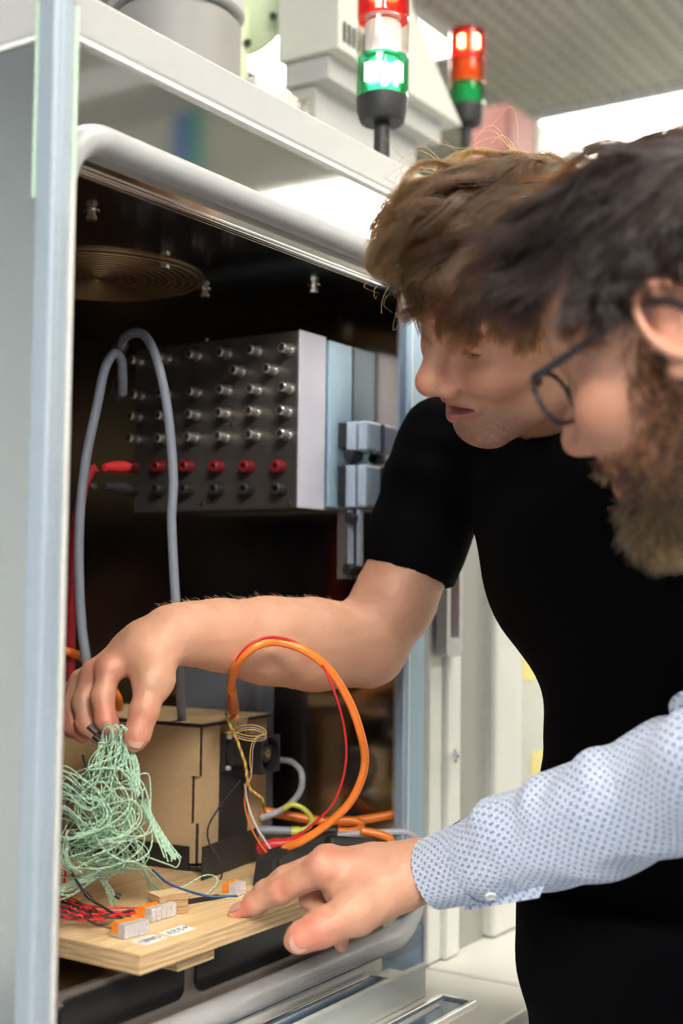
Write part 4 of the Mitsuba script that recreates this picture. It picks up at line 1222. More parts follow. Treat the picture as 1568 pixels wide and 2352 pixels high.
def scalp_roots(n, keep, R):
    out = np.zeros((0, 3))
    while len(out) < n:
        u = R.normal(size=(n * 3, 3))
        u /= np.linalg.norm(u, axis=1, keepdims=True)
        p = SK_C + u * SK_R
        out = np.vstack([out, p[keep(p)]])
    return out[:n]


def grow(roots, flow, length, R, seg=9, lift=.9, clumps=160, pull=.75, curl=.004, droop=.25, gap=.004, wild=.03, down=(0, 0, -1), bend=.10, far=.03):
    """Hair strands: start along the scalp's normal, turn into flow(root), droop; strands gather into locks."""
    N = ((roots - SK_C) / SK_R ** 2)
    N /= np.linalg.norm(N, axis=1, keepdims=True)
    from scipy.spatial import cKDTree
    cc = roots[R.choice(len(roots), clumps, replace=False)]
    ids = cKDTree(cc).query(roots)[1]
    cf = flow(cc)
    ph = R.random(clumps) * 6.28
    cl = 1 + .12 * R.normal(size=clumps)
    cbend = R.normal(0, 1, (clumps, 3))
    f = flow(roots) * .6 + cf[ids] * .4 + R.normal(0, wild * 2.5, (len(roots), 3)) + bend * cbend[ids]
    L = length(roots) * np.clip(cl[ids], .6, 1.5) * (1 + .12 * R.normal(size=len(roots)))
    st = L / seg
    p, d = roots.copy(), N * lift + f * .4
    path = [p]
    layer = gap + .009 * R.random(len(roots))
    for k in range(seg):
        t = (k + 1) / seg
        d = d / np.linalg.norm(d, axis=1, keepdims=True)
        d = d * .62 + f * .38 + np.asarray(down) * droop * t * .5 + cbend[ids] * bend * .6 * t + R.normal(0, wild, d.shape)
        d = d / np.linalg.norm(d, axis=1, keepdims=True)
        p = skull_push(p + d * st[:, None], (layer * min(1, t * 1.6))[:, None])
        p = skull_pull(p, far + .010 * np.clip((p[:, 2:3] - .08) / .03, 0, 1) + .022 * np.clip((p[:, 2:3] - .070) / .03, 0, 1) * np.clip((p[:, 0:1] - .03) / .04, 0, 1))
        path.append(p)
    S = np.stack(path, 1)                                  # strand, point, xyz
    # locks: pull every strand towards the mean of its clump, more at the tip
    sums, cnt = np.zeros((clumps, seg + 1, 3)), np.zeros(clumps)
    np.add.at(sums, ids, S)
    np.add.at(cnt, ids, 1)
    mean = sums / np.maximum(cnt, 1)[:, None, None]
    w = (pull * np.sin(np.pi * np.linspace(0, .78, seg + 1)))[None, :, None]
    S = S * (1 - w) + mean[ids] * w
    wave = np.sin(np.linspace(0, 5.5, seg + 1)[None] + ph[ids][:, None])[..., None] * cbend[ids][:, None] * curl * np.linspace(0, 1, seg + 1)[None, :, None]
    return S + wave


# ------------------------------------------------------------------ people: hands
def chain_sdf(q, pts, radii, k=.004):
    d = None
    for a, b_, r1, r2 in zip(pts, pts[1:], radii, radii[1:]):
        s = s_cone(q, a, b_, r1, r2)
        d = s if d is None else smin(d, s, k)
    return d


def px3(l):
    return [at(*p[:3]) for p in l]


def pxr(l):
    """(px, py, depth, radius in px) -> points and radii in metres."""
    return [at(x, y, z) for x, y, z, r in l], [r * z / F for x, y, z, r in l]


def limb_color(v, base=SKIN, hot=None, amp=.10):
    mott = (meshkit.fbm(v * 55, 4, 4) - .5)[:, None] * 2
    col = base[None] * (1 + amp * mott * P(.6, 1.3, 1.3) + .05 * (meshkit.noise(v * 600, 6) - .5)[:, None])
    if hot:
        w = np.clip(sum(np.exp(-((v - h) ** 2).sum(1) / r ** 2) for h, r in hot), 0, 1)[:, None]
        col = col * (1 - w * P(.03, .30, .28))
    return np.clip(col, 0, 1)


def nail_on(bone, back, facing, r, w, l):
    """A nail lying on a finger of radius r round the bone point."""
    d = norm(bone - back)
    u = norm(facing - d * np.dot(facing, d))
    return nail(bone + u * r, back + u * r, u, w, l)


def nail(tip, back, up, w, l):
    """A finger nail: a thin curved plate on the finger's end. tip, back: points along the finger; up: which way the nail faces."""
    d = norm(tip - back)
    u = norm(up - d * np.dot(up, d))
    s_ = np.cross(d, u)
    v, f = [], []
    na, nb = 7, 7
    for i in range(na):
        for j in range(nb):
            a, b_ = i / (na - 1) * 2 - 1, j / (nb - 1) * 2 - 1
            ww = w * (1 - .18 * (abs(a) ** 3)) * (1 - .25 * max(0, a) ** 4)
            v.append(tip + d * (a * l) + s_ * (b_ * ww) + u * (-.24 * w * b_ * b_ - .10 * l * max(a, 0) ** 2))
    for i in range(na - 1):
        for j in range(nb - 1):
            k = i * nb + j
            f += [[k, k + 1, k + nb + 1], [k, k + nb + 1, k + nb]]
    m = trimesh.Trimesh(np.array(v), np.array(f), process=False)
    return m


pr('m_nail', (.52, .285, .215), .32)
SKIN1, SKIN2 = P(.58, .305, .195), P(.54, .28, .18)
person1 = thing('person', 'man in a black T-shirt bending to reach into the chamber with a bare forearm', 'person')

# --- man in black: body of skin (head, neck, reaching arm, hand): one continuous surface
def lp(M, o, *c):
    return np.asarray(M) @ P(*c) + o


h1 = dict(wrist=(382, 1458, 1.270), elbow=(832, 1488, 1.37), shoulder=(1010, 1110, 1.45))
arm = [(1015, 1100, 1.45, 100), (960, 1250, 1.435, 92), (905, 1380, 1.43, 88), (842, 1484, 1.42, 84)]
fore = [(842, 1488, 1.42, 84), (720, 1480, 1.392, 93), (610, 1471, 1.358, 86), (500, 1458, 1.315, 67), (420, 1455, 1.280, 54), (384, 1462, 1.266, 52)]
palm1 = [
    [(384, 1462, 1.266, 50), (335, 1482, 1.256, 44), (252, 1536, 1.240, 29)],          # index metacarpal
    [(384, 1450, 1.276, 46), (320, 1478, 1.268, 40), (215, 1548, 1.256, 27)],
    [(384, 1445, 1.284, 42), (310, 1480, 1.280, 34), (188, 1566, 1.272, 25)],
    [(386, 1450, 1.290, 38), (300, 1490, 1.290, 30), (168, 1590, 1.286, 22)],
]
fing1 = [
    [(252, 1538, 1.240, 28), (236, 1600, 1.226, 26), (244, 1654, 1.217, 24), (266, 1694, 1.212, 17)],
    [(215, 1550, 1.256, 27), (192, 1612, 1.246, 25), (198, 1664, 1.236, 22), (222, 1692, 1.226, 17)],
    [(188, 1568, 1.272, 25), (163, 1622, 1.262, 23), (166, 1666, 1.252, 21), (190, 1692, 1.242, 16)],
    [(168, 1592, 1.286, 22), (146, 1634, 1.278, 19), (148, 1664, 1.268, 17), (166, 1684, 1.258, 13)],
]
thumb1 = [(376, 1490, 1.256, 42), (352, 1562, 1.226, 38), (331, 1632, 1.210, 30), (315, 1686, 1.204, 27), (308, 1710, 1.202, 18)]
NECK1 = [lp(M1, O1, -.020, 0, -.035), at(1290, 1010, 1.37), at(1330, 1100, 1.43)]


def arm1_sdf(p):
    d = chain_sdf(p, *pxr(arm), k=.02)
    d = smin(d, chain_sdf(p, *pxr(fore), k=.03), .02)
    for c in palm1:
        d = smin(d, chain_sdf(p, *pxr(c), k=.012), .012)
    th = chain_sdf(p, *pxr(thumb1), k=.010)
    d = smin(d, th, .014)
    a, b_ = at(330, 1510, 1.243), at(352, 1560, 1.228)
    d = smin(d, s_cone(p, a, b_, .0135, .013), .02)
    for c in fing1:
        pts, rad = pxr(c)
        f = chain_sdf(p, pts, rad, .004)
        for j in (1, 2):
            f = smin(f, np.linalg.norm(p - pts[j], axis=1) - rad[j] * 1.02, .004)
        d = smin(d, f, .0035)
    # knuckle heads
    for c, r in zip(palm1, (12.4, 11.6, 10.6, 9.5)):
        d = smin(d, np.linalg.norm(p - (at(*c[-1][:3]) + P(0, 0, .0005)), axis=1) - r / 1000, .008)
    d = d + .0011 * (meshkit.noise(p * 105, 2) - .5) + .0006 * (meshkit.noise(p * 260, 3) - .5)
    return d


def bounds(*chains, pad=.02):
    pts, rad = zip(*[pxr(c) for c in chains])
    v = np.vstack([np.array(a) for a in pts])
    r = max(max(x) for x in rad)
    return v.min(0) - r - pad, v.max(0) + r + pad


lo, hi = bounds(fore[2:], *palm1, *fing1, thumb1)
lo2, hi2 = bounds(arm, fore)
hand_arm1 = skin_of(arm1_sdf, np.minimum(lo, lo2), np.maximum(hi, hi2), .0024, 1.15)


def neck1_sdf(p):
    d = s_cone(p, NECK1[0], NECK1[1], .054, .052)
    return smin(d, s_cone(p, NECK1[1], NECK1[2], .052, .055), .02)


head1 = skin_of(lambda p: head_sdf(p, mouth=.0056, eye=.0013), (-.115, -.095, -.135), (.14, .095, .145), .0018, 1.12)
hv = np.asarray(head1.vertices)
hcol = skin_color(hv, SKIN1, .75)
neck1 = skin_of(neck1_sdf, np.min(NECK1, 0) - .09, np.max(NECK1, 0) + .09, .005, 1.2)
hot1 = [(at(150, 1660, 1.26), .02), (at(190, 1670, 1.24), .016), (at(240, 1640, 1.21), .016), (at(310, 1700, 1.20), .018), (at(252, 1536, 1.235), .016), (at(222, 1545, 1.25), .016), (at(331, 1632, 1.205), .016), (at(265, 1690, 1.21), .014)]
parts = [placed(head1, M1, O1), neck1, hand_arm1]
cols = [hcol, limb_color(np.asarray(neck1.vertices), SKIN1), limb_color(np.asarray(hand_arm1.vertices), SKIN1, hot1)]
obj('body', cat(parts), 'm_skin', person1, True, color=np.vstack(cols))
eyeballs(person1, M1, O1)
tm = []
for y_ in np.linspace(-.0195, .0195, 8):
    w_, x_ = .0026, .0972 - 17 * y_ * y_
    tm.append(box((x_ - .0035, y_ - w_, -.0605), (x_, y_ + w_, -.0520), .0009))
obj('teeth', placed(cat(tm), M1, O1), 'm_teeth', person1)
obj('nail', nail_on(at(313, 1697, 1.2034), at(319, 1672, 1.2055), -FWD + RGT * .15, .0118, .0070, .0082), 'm_nail', person1, True)

# --- man in black: hair
RH = np.random.default_rng(5)


def hairline1(p):
    """Where the hair of the man in black starts."""
    x, y, z = p[:, 0], np.abs(p[:, 1]), p[:, 2]
    front = z > .056 + .35 * np.maximum(x - .055, 0) * 2
    side = (z > .022 + .25 * np.maximum(x, 0) + .35 * np.maximum(x - .045, 0)) & (x < .072)
    backs = (x < -.015) & (z > -.035)
    return np.where(x > .055, front, side | backs)


def flow1(p):
    """Forwards from the crown, a little to his right; down at the sides."""
    x, y, z = p[:, 0], p[:, 1], p[:, 2]
    up = np.clip((z - .05) / .06, 0, 1)[:, None]
    fr = np.clip((x - .03) / .05, 0, 1)
    f_top = np.stack([.95 - .15 * fr, -.38 + .10 * fr, .12 - .50 * fr], 1)
    f_side = np.stack([.35 + 0 * x, np.sign(y) * .12, -.9 + 0 * x], 1)
    f = f_top * up + f_side * (1 - up)
    back = np.clip((-x - .045) / .04, 0, 1)[:, None]
    f = f * (1 - back) + np.stack([-.3 + 0 * x, .5 * np.sign(y), -.6 + 0 * x], 1) * back
    return f / np.linalg.norm(f, axis=1, keepdims=True)


def len1(p):
    top = np.clip((p[:, 2] - .055) / .05, 0, 1)
    back = np.clip((-p[:, 0] - .03) / .05, 0, 1)
    front = np.clip((p[:, 0] - .03) / .05, 0, 1)
    right = np.clip((-p[:, 1] - .005) / .05, 0, 1)
    return (.034 + .058 * top + .006 * front) * (1 - .35 * back) * (1 - .30 * right * np.clip((p[:, 0] - .0) / .05, 0, 1))


def cap_mesh(keep, grow_=.004, seed=0):
    m = trimesh.creation.icosphere(5, 1.0)
    v = SK_C + m.vertices * (SK_R + grow_)
    k = keep(v)
    f = m.faces[k[m.faces].all(1)]
    m = trimesh.Trimesh(v, f, process=False)
    m.remove_unreferenced_vertices()
    return m


roots = scalp_roots(18000, hairline1, RH)
S1 = grow(roots, flow1, len1, RH, seg=10, lift=.75, clumps=210, pull=.48, curl=.0070, droop=.75, wild=.016, gap=.007, bend=.10, far=.021, down=(.54, .48, -.69))
fly = grow(scalp_roots(150, lambda p: hairline1(p) & (p[:, 2] > .07), RH), flow1, lambda p: len1(p) * .95, RH, seg=10, lift=1.3, clumps=100, pull=.1, curl=.010, droop=.2, wild=.07, gap=.008, bend=.2, far=.04, down=(.54, .48, -.69))
S1w = np.concatenate([S1, fly]) @ M1.T + O1
hair1 = obj('hair', placed(cap_mesh(hairline1, .0035), M1, O1), 'm_scalp', person1, True, label='tousled light brown hair falling over the forehead')
curves('strands', S1w, .00034, .00012, 'm_hair_brown', hair1)
# brows and lashes
st, la = [], []
for s in (1, -1):
    for k in range(330):
        t = RH.random()
        b_ = P(.0985 - .022 * t ** 1.6, s * (.011 + .038 * t), .036 + .006 * math.sin(t * 2.6) + RH.normal(0, .0016))
        d = norm(P(-.25, s * (.75 + .2 * t), .5 - 1.0 * t)) + RH.normal(0, .15, 3)
        st.append(np.stack([b_ + P(.001, 0, 0), b_ + d * .004 + P(.0016, 0, 0), b_ + d * .0085 + P(.0008, 0, 0)]))
    for k in range(48):
        t = RH.random() * 2 - 1
        b_ = P(.0735 + .0133 * math.cos(t * .85), s * (.0325 + .0125 * math.sin(t * .95)), .0094 - .001 * abs(t))
        la.append(np.stack([b_, b_ + P(.0026, s * .0012 * t, -.0018), b_ + P(.0050, s * .0026 * t, -.0026)]))
st = np.array(st) @ M1.T + O1
curves('eyebrows', st, .00020, .00010, 'm_hair_brown', person1)
curves('eyelashes', np.array(la) @ M1.T + O1, .00016, .00006, 'm_hair_dark', person1)
# fine hair on the forearm
st = []
for k in range(4000):
    v = hand_arm1.vertices[RH.integers(len(hand_arm1.vertices))]
    q = np.array([CX + F * ((v - CAM) @ RGT) / ((v - CAM) @ FWD), CY - F * ((v - CAM) @ UPV) / ((v - CAM) @ FWD)])
    if 360 < q[0] < 780 and 1370 < q[1] < 1470:
        d = norm(at(300, 1480, 1.27) - at(600, 1440, 1.3)) * .8 + P(0, 0, .55) + RH.normal(0, .25, 3)
        st.append(np.stack([v, v + d * .003, v + d * .0065 + P(0, 0, -.001)]))
pr('m_hair_fair', (.80, .58, .38), .5)
curves('arm_hair', np.array(st), .00009, .00004, 'm_hair_fair', person1)

# --- man in black: clothes
pr('m_black_cloth', proc(lambda p, n, uv: mix((0.0012, 0.0013, 0.0015), (0.0022, 0.0023, 0.0026), noise(p.x * 900, p.y * 900, p.z * 900))), 0.85, 0, .05, sheen=.02)
pr('m_black_trousers', (0.0014, 0.0016, 0.0022), 0.85, 0, .05, sheen=.02)
sleeve1 = [(1035, 1030, 1.46, 128), (1000, 1120, 1.445, 116), (962, 1235, 1.436, 108), (940, 1318, 1.433, 106)]
torso1 = [
    [(1075, 1048, 1.45, 125), (1190, 1040, 1.40, 118), (1330, 1085, 1.32, 112), (1500, 1150, 1.20, 120)],
    [(1230, 1180, 1.34, 150), (1350, 1310, 1.30, 222), (1458, 1450, 1.27, 216), (1500, 1600, 1.26, 212), (1490, 1740, 1.26, 216), (1482, 1900, 1.27, 232), (1472, 2075, 1.28, 246)],
    [(1500, 1180, 1.20, 150), (1580, 1330, 1.20, 240), (1640, 1480, 1.20, 240), (1680, 1700, 1.20, 240), (1690, 2075, 1.22, 245)],
]
larm1 = [(1530, 1150, 1.16, 130), (1640, 1330, 1.12, 120), (1680, 1430, 1.10, 112)]


def shirt1_sdf(p):
    d = chain_sdf(p, *pxr(torso1[0]), k=.03)
    d = smin(d, chain_sdf(p, *pxr(torso1[1]), k=.03), .04)
    d = smin(d, chain_sdf(p, *pxr(torso1[2]), k=.03), .10)
    d = smin(d, chain_sdf(p, *pxr(larm1), k=.02), .03)
    s = chain_sdf(p, *pxr(sleeve1), k=.02)
    d = smin(d, s, .018)
    # the sleeve and the hem end in clean cuts, the neckline is open
    c, a = at(950, 1322, 1.43), norm(at(905, 1380, 1.428) - at(1000, 1120, 1.445))
    near_arm = np.linalg.norm(p - at(945, 1300, 1.43), axis=1) < .115
    d = np.where(near_arm, smax(d, (p - c) @ a, .003), d)
    d = smax(d, -(s_cone(p, NECK1[0], NECK1[1], .055, .054)), .004)
    d = smax(d, (at(1470, 2090, 1.27)[2] - p[:, 2]), .003)
    # folds
    w = 0.0028 * np.sin(p[:, 2] * 95 + 14 * meshkit.noise(p * 9, 3)) * meshkit.noise(p * 7, 8) ** 2
    return d + w


lo, hi = bounds(sleeve1, *torso1, larm1)
shirt1 = skin_of(shirt1_sdf, lo, hi, .007, 1.25)
obj('t_shirt', shirt1, 'm_black_cloth', person1, True, label='plain black T-shirt')
hipL, hipR = at(1440, 2120, 1.28), at(1640, 2120, 1.20)
fl, fr = P(hipL[0] + .02, hipL[1] + .02, .09), P(hipR[0] + .06, hipR[1] - .02, .09)


def trousers1_sdf(p):
    d = smin(np.linalg.norm((p - (hipL + hipR) / 2) * P(1, 1, .8), axis=1) - .135, s_cone(p, hipL, hipR, .096, .10), .05)
    d = smin(d, chain_sdf(p, [hipL, at(1449, 2300, 1.28), P(*(hipL * .5 + fl * .5)), fl], [.094, .0945, .068, .058], .03), .03)
    d = smin(d, chain_sdf(p, [hipR, P(*(hipR * .5 + fr * .5)), fr], [.098, .070, .058], .03), .03)
    d = smax(d, p[:, 2] - at(1470, 2040, 1.27)[2], .003)
    return smax(d, .075 - p[:, 2], .003) + .002 * np.sin(p[:, 2] * 70 + 9 * meshkit.noise(p * 8, 2))


tr1 = skin_of(trousers1_sdf, np.minimum(fl, fr) - (.17, .17, .03), np.maximum(np.maximum(hipL, hipR), np.maximum(fl, fr)) + .16, .010, 1.25)
obj('trousers', tr1, 'm_black_trousers', person1, True, label='black trousers')


def shoe(foot, toe_dir, parent):
    d = norm(P(toe_dir[0], toe_dir[1], 0))
    b_ = P(foot[0], foot[1], .045) - d * .06
    m = skin_of(lambda p: smax(smin(s_cone(p, b_, b_ + d * .10, .045, .042), s_cone(p, b_ + d * .10, b_ + d * .19 - P(0, 0, .012), .042, .034), .03), -(p[:, 2] - .001), .004), b_ - .08, b_ + d * .19 + .08, .006)
    obj('shoe', m, 'm_black', parent, True)


for f_ in (fl, fr):
    shoe(f_, (-.62, -.75), person1)

# ------------------------------------------------------------------ man in the patterned shirt
person2 = thing('person', 'bearded man with dark glasses and a patterned pale shirt pointing at the board', 'person')
head2 = skin_of(lambda p: head_sdf(p, nose=1.05), (-.115, -.1, -.135), (.14, .1, .145), .0024, 1.15)
hv = np.asarray(head2.vertices)
hcol2 = skin_color(hv, SKIN2, .1)
wrist2 = [(1040, 2000, 1.19, 58), (985, 1996, 1.198, 58), (940, 2005, 1.200, 62)]
palm2 = [
    [(940, 2010, 1.198, 60), (850, 2005, 1.190, 50), (742, 1994, 1.182, 34)],
    [(940, 1998, 1.206, 54), (850, 1992, 1.204, 44), (752, 1982, 1.200, 33)],
    [(940, 2000, 1.214, 50), (850, 2000, 1.220, 42), (770, 1998, 1.222, 30)],
    [(940, 2015, 1.218, 46), (860, 2025, 1.232, 38), (795, 2030, 1.240, 27)],
]
fing2 = [
    [(738, 1998, 1.182, 36), (642, 2048, 1.196, 28), (585, 2076, 1.2065, 23), (538, 2098, 1.2115, 15)],
    [(748, 1982, 1.200, 34), (655, 2018, 1.214, 28), (610, 2046, 1.222, 24), (572, 2068, 1.2255, 16)],
    [(770, 2000, 1.222, 31), (715, 2062, 1.212, 27), (742, 2096, 1.196, 24), (776, 2104, 1.190, 18)],
    [(795, 2032, 1.240, 28), (764, 2098, 1.222, 23), (779, 2148, 1.206, 19), (785, 2172, 1.200, 15)],
]
thumb2 = [(900, 2040, 1.180, 62), (815, 2094, 1.150, 50), (735, 2134, 1.138, 38), (690, 2154, 1.136, 30), (676, 2164, 1.136, 20)]


def hand2_sdf(p):
    d = chain_sdf(p, *pxr(wrist2), k=.02)
    for c in palm2:
        d = smin(d, chain_sdf(p, *pxr(c), k=.012), .014)
    d = smin(d, chain_sdf(p, *pxr(thumb2), k=.010), .016)
    d = smin(d, s_cone(p, at(850, 2050, 1.182), at(780, 2050, 1.186), .017, .013), .02)
    for c in fing2:
        pts, rad = pxr(c)
        f = chain_sdf(p, pts, rad, .004)
        for j in (1, 2):
            f = smin(f, np.linalg.norm(p - pts[j], axis=1) - rad[j] * 1.0, .004)
        d = smin(d, f, .0045)
    for c, r in zip(palm2, (14.6, 14.0, 12.5, 11.4)):
        d = smin(d, np.linalg.norm(p - (at(*c[-1][:3]) + P(0, 0, .0018)), axis=1) - r / 1000, .009)
    # tendons on the back of the hand, creases of the joints
    for c in palm2[:3]:
        a, b_ = at(*c[1][:3]), at(*c[2][:3])
        up_ = UPV * .8 - FWD * .5
        d = smin(d, s_cone(p, a + norm(up_) * .0130, b_ + norm(up_) * .0095, .0030, .0036), .007)
    d = d + .0013 * (meshkit.noise(p * 105, 2) - .5) + .0008 * (meshkit.noise(p * 260, 3) - .5)
    return d


lo, hi = bounds(wrist2, *palm2, *fing2, thumb2)
hand2 = skin_of(hand2_sdf, lo, hi, .0019, 1.15)
hot2 = [(at(742, 1975, 1.18), .018), (at(640, 2045, 1.18), .014), (at(560, 2090, 1.20), .014), (at(735, 2134, 1.13), .02), (at(690, 2154, 1.13), .016)]
# upper body inside the shirt: neck only
NECK2 = [lp(M2, O2, -.03, 0, -.03), lp(M2, O2, -.075, .0, -.125), lp(M2, O2, -.11, .0, -.19)]
neck2 = skin_of(lambda p: smin(s_cone(p, NECK2[0], NECK2[1], .058, .060), s_cone(p, NECK2[1], NECK2[2], .060, .07), .02), np.min(NECK2, 0) - .09, np.max(NECK2, 0) + .09, .006, 1.2)
forearm2 = [(1030, 2002, 1.188, 56), (1150, 1962, 1.155, 62), (1300, 1905, 1.125, 72), (1480, 1838, 1.085, 80), (1650, 1766, 1.05, 88)]
fa2 = skin_of(lambda p: chain_sdf(p, *pxr(forearm2), k=.02), *bounds(forearm2), .006, 1.2)
obj('body', cat([placed(head2, M2, O2), neck2, fa2, hand2]), 'm_skin', person2, True,
    color=np.vstack([hcol2, limb_color(np.asarray(neck2.vertices), SKIN2), limb_color(np.asarray(fa2.vertices), SKIN2), limb_color(np.asarray(hand2.vertices), SKIN2, hot2)]))
eyeballs(person2, M2, O2)
obj('nail', nail_on(at(688, 2156, 1.136), at(716, 2143, 1.137), -FWD * .85 - RGT * .4 - UPV * .2, .0132, .0084, .0092), 'm_nail', person2, True)
obj('nail', nail_on(at(549, 2093, 1.2105), at(585, 2076, 1.2065), UPV * .85 - FWD * .4, .0078, .0054, .0062), 'm_nail', person2, True)


def hairline2(p):
    x, y, z = p[:, 0], np.abs(p[:, 1]), p[:, 2]
    front = z > .070 + .6 * np.maximum(x - .06, 0)
    side = (z > .022 + .25 * np.maximum(x - .02, 0)) & (x < .070)
    backs = (x < -.028) & (z > -.045)
    return np.where(x > .050, front, side | backs)


def flow2(p):
    x, y, z = p[:, 0], p[:, 1], p[:, 2]
    up = np.clip((z - .05) / .05, 0, 1)[:, None]
    f_top = P(.85, .12, .10)[None] + 0 * p
    f_side = np.stack([.15 + 0 * x, np.sign(y) * .15, -.8 + 0 * x], 1)
    f = f_top * up + f_side * (1 - up)
    return f / np.linalg.norm(f, axis=1, keepdims=True)


RB = np.random.default_rng(8)
roots = scalp_roots(6500, hairline2, RB)
S2 = grow(roots, flow2, lambda p: .020 + .056 * np.clip((p[:, 2] - .05) / .05, 0, 1), RB, seg=7, lift=.75, clumps=200, pull=.4, curl=.003, droop=.40, wild=.025, gap=.010, bend=.08, far=.042, down=(.386, .139, -.91))
hair2 = obj('hair', placed(cap_mesh(hairline2, .004), M2, O2), 'm_scalp_dark', person2, True, label='short dark brown hair')
curves('strands', S2 @ M2.T + O2, .00055, .00025, 'm_hair_dark', hair2)


# beard: strands on the jaw, grown from the head's own surface
def beard_mask(p):
    q = mirror(p)
    m = blob(q, (.055, .045, -.088), (.050, .030, .034)) + blob(p, (.095, 0, -.098), (.03, .04, .024)) + .9 * blob(q, (.016, .062, -.042), (.024, .025, .046)) + .9 * blob(p, (.106, 0, -.050), (.016, .028, .0075))
    lips = (np.abs(p[:, 2] + .066) < .0095) & (q[:, 1] < .021) & (p[:, 0] > .085)
    return np.where(lips, 0, m)


fc = hv[head2.faces].mean(1)
ar = head2.area_faces
wgt = np.clip(beard_mask(fc), 0, 1.2) * ar * (beard_mask(fc) > .22)
ids = RB.choice(len(fc), 5000, p=wgt / wgt.sum())
root = fc[ids]
nor = head2.face_normals[ids]
Ls = .009 + .019 * np.clip((-.070 - root[:, 2]) / .04, 0, 1) + .004 * RB.random(len(root))
d = nor * .75 + P(.15, 0, -.75)[None] + RB.normal(0, .22, nor.shape)
path, pcur = [root], root
for k in range(5):
    d = d / np.linalg.norm(d, axis=1, keepdims=True)
    pcur = pcur + d * (Ls / 5)[:, None]
    d = d + P(.05, 0, -.35) * .5 + RB.normal(0, .38, d.shape)
    path.append(pcur)
SB = np.stack(path, 1) @ M2.T + O2
grey = RB.random(len(SB)) < .45 + .5 * np.clip((-.07 - root[:, 2]) / .05, 0, 1)
bd_mesh = skin_of(lambda p: smax(s_ell(p, (.052, 0, -.098), (.054, .046, .034)), p[:, 2] + .078, .02), (-.03, -.07, -.16), (.13, .07, -.04), .004, 1.3)
beard = obj('beard', placed(bd_mesh, M2, O2), 'm_scalp_dark', person2, True, label='full greying beard')
curves('strands', SB[~grey], .0005, .0002, 'm_hair_dark', beard)
curves('grey_strands', SB[grey], .0005, .0002, 'm_hair_grey', beard)

# glasses
pr('m_frame', (.012, .016, .028), .25)
gl2 = thing('glasses', 'dark blue framed glasses worn by the bearded man', 'glasses')
scene['m_lens'] = {'type': 'thindielectric', 'int_ior': 1.5}
pts = []
for s in (1, -1):
    a = np.linspace(0, 2 * np.pi, 33)
    cy_, cz_ = .034 * s, .008
    yy = .0255 * np.sign(np.cos(a)) * np.abs(np.cos(a)) ** .8
    zz = .0205 * np.sign(np.sin(a)) * np.abs(np.sin(a)) ** .8
    rimp = np.c_[.107 - .10 * np.abs(yy + cy_) ** 1.0 * .18 - 0 * a, cy_ + yy, cz_ + zz]
    obj('rim', placed(tube(rimp, .0019, 8, caps=False), M2, O2), 'm_frame', gl2, True)
    c_ = rimp.mean(0)
    v = np.vstack([rimp[:-1], c_[None]])
    n_ = len(v) - 1
    obj('lens', placed(trimesh.Trimesh(v, [[i, (i + 1) % n_, n_] for i in range(n_)], process=False), M2, O2), 'm_lens', gl2)
    tp = spline([(.101, .0595 * s, .018), (.094, .069 * s, .020), (.070, .0735 * s, .020), (.030, .0765 * s, .021), (-.004, .0785 * s, .022), (-.022, .0775 * s, .010), (-.030, .0755 * s, -.012)], 8)
    tt, aa, bb = frames(tp)
    rad = np.interp(np.linspace(0, 1, len(tp)), [0, .1, 1], [.0032, .0030, .0024])
    obj('temple', placed(tube(tp, rad, 8), M2, O2), 'm_frame', gl2, True)
obj('bridge', placed(wire([(.1055, .0095, .012), (.1085, 0, .0165), (.1055, -.0095, .012)], .0017), M2, O2), 'm_frame', gl2, True)

# patterned shirt: the sleeve is a swept tube with its own cloth coordinates in metres
def shirt_fn(p, n, uv):
    u, v = uv.x / .0080, uv.y / .0080
    a, b_ = u + v, u - v
    def motif(a, b_, s):
        fa, fb = a - dr.floor(a) - .5, b_ - dr.floor(b_) - .5
        return fa, fb
    fa, fb = motif(a, b_, 0)
    # turn the cell back to cloth axes
    x, y = (fa + fb) * .5, (fa - fb) * .5
    r = dr.maximum(dr.abs(x), dr.abs(y))
    cross_gap = dr.minimum(dr.abs(x), dr.abs(y))
    sq = (1 - smoothstep(.155, .19, r)) * smoothstep(.010, .035, cross_gap)
    fa2, fb2 = a + .5 - dr.floor(a + .5) - .5, b_ + .5 - dr.floor(b_ + .5) - .5
    x2, y2 = (fa2 + fb2) * .5, (fa2 - fb2) * .5
    dot = 1 - smoothstep(.045, .075, dr.sqrt(x2 * x2 + y2 * y2))
    fx, fy = a + .5, b_
    fa3, fb3 = fx - dr.floor(fx) - .5, fy - dr.floor(fy) - .5
    m = dr.maximum(sq, dot)
    weave = .97 + .03 * noise(uv.x * 4000, uv.y * 4000)
    return mix((.56, .63, .73), (.045, .07, .24), dr.clip(m, 0, 1)) * weave


pr('m_shirt', proc(shirt_fn), .8, sheen=.2)
sl = [(992, 2008, 1.190, 78), (1035, 1994, 1.180, 84), (1085, 1978, 1.168, 92), (1128, 1962, 1.156, 100), (1180, 1938, 1.146, 116), (1250, 1922, 1.134, 124), (1320, 1898, 1.120, 133), (1400, 1868, 1.102, 140),
      (1480, 1838, 1.086, 143), (1560, 1800, 1.070, 150), (1650, 1764, 1.05, 158), (1760, 1730, 1.03, 162), (1830, 1712, 1.02, 120), (1860, 1706, 1.02, 20)]
pts, rad = pxr(sl)
core = spline(pts, 14)
rr = np.interp(np.linspace(0, 1, len(core)), np.linspace(0, 1, len(rad)), rad)


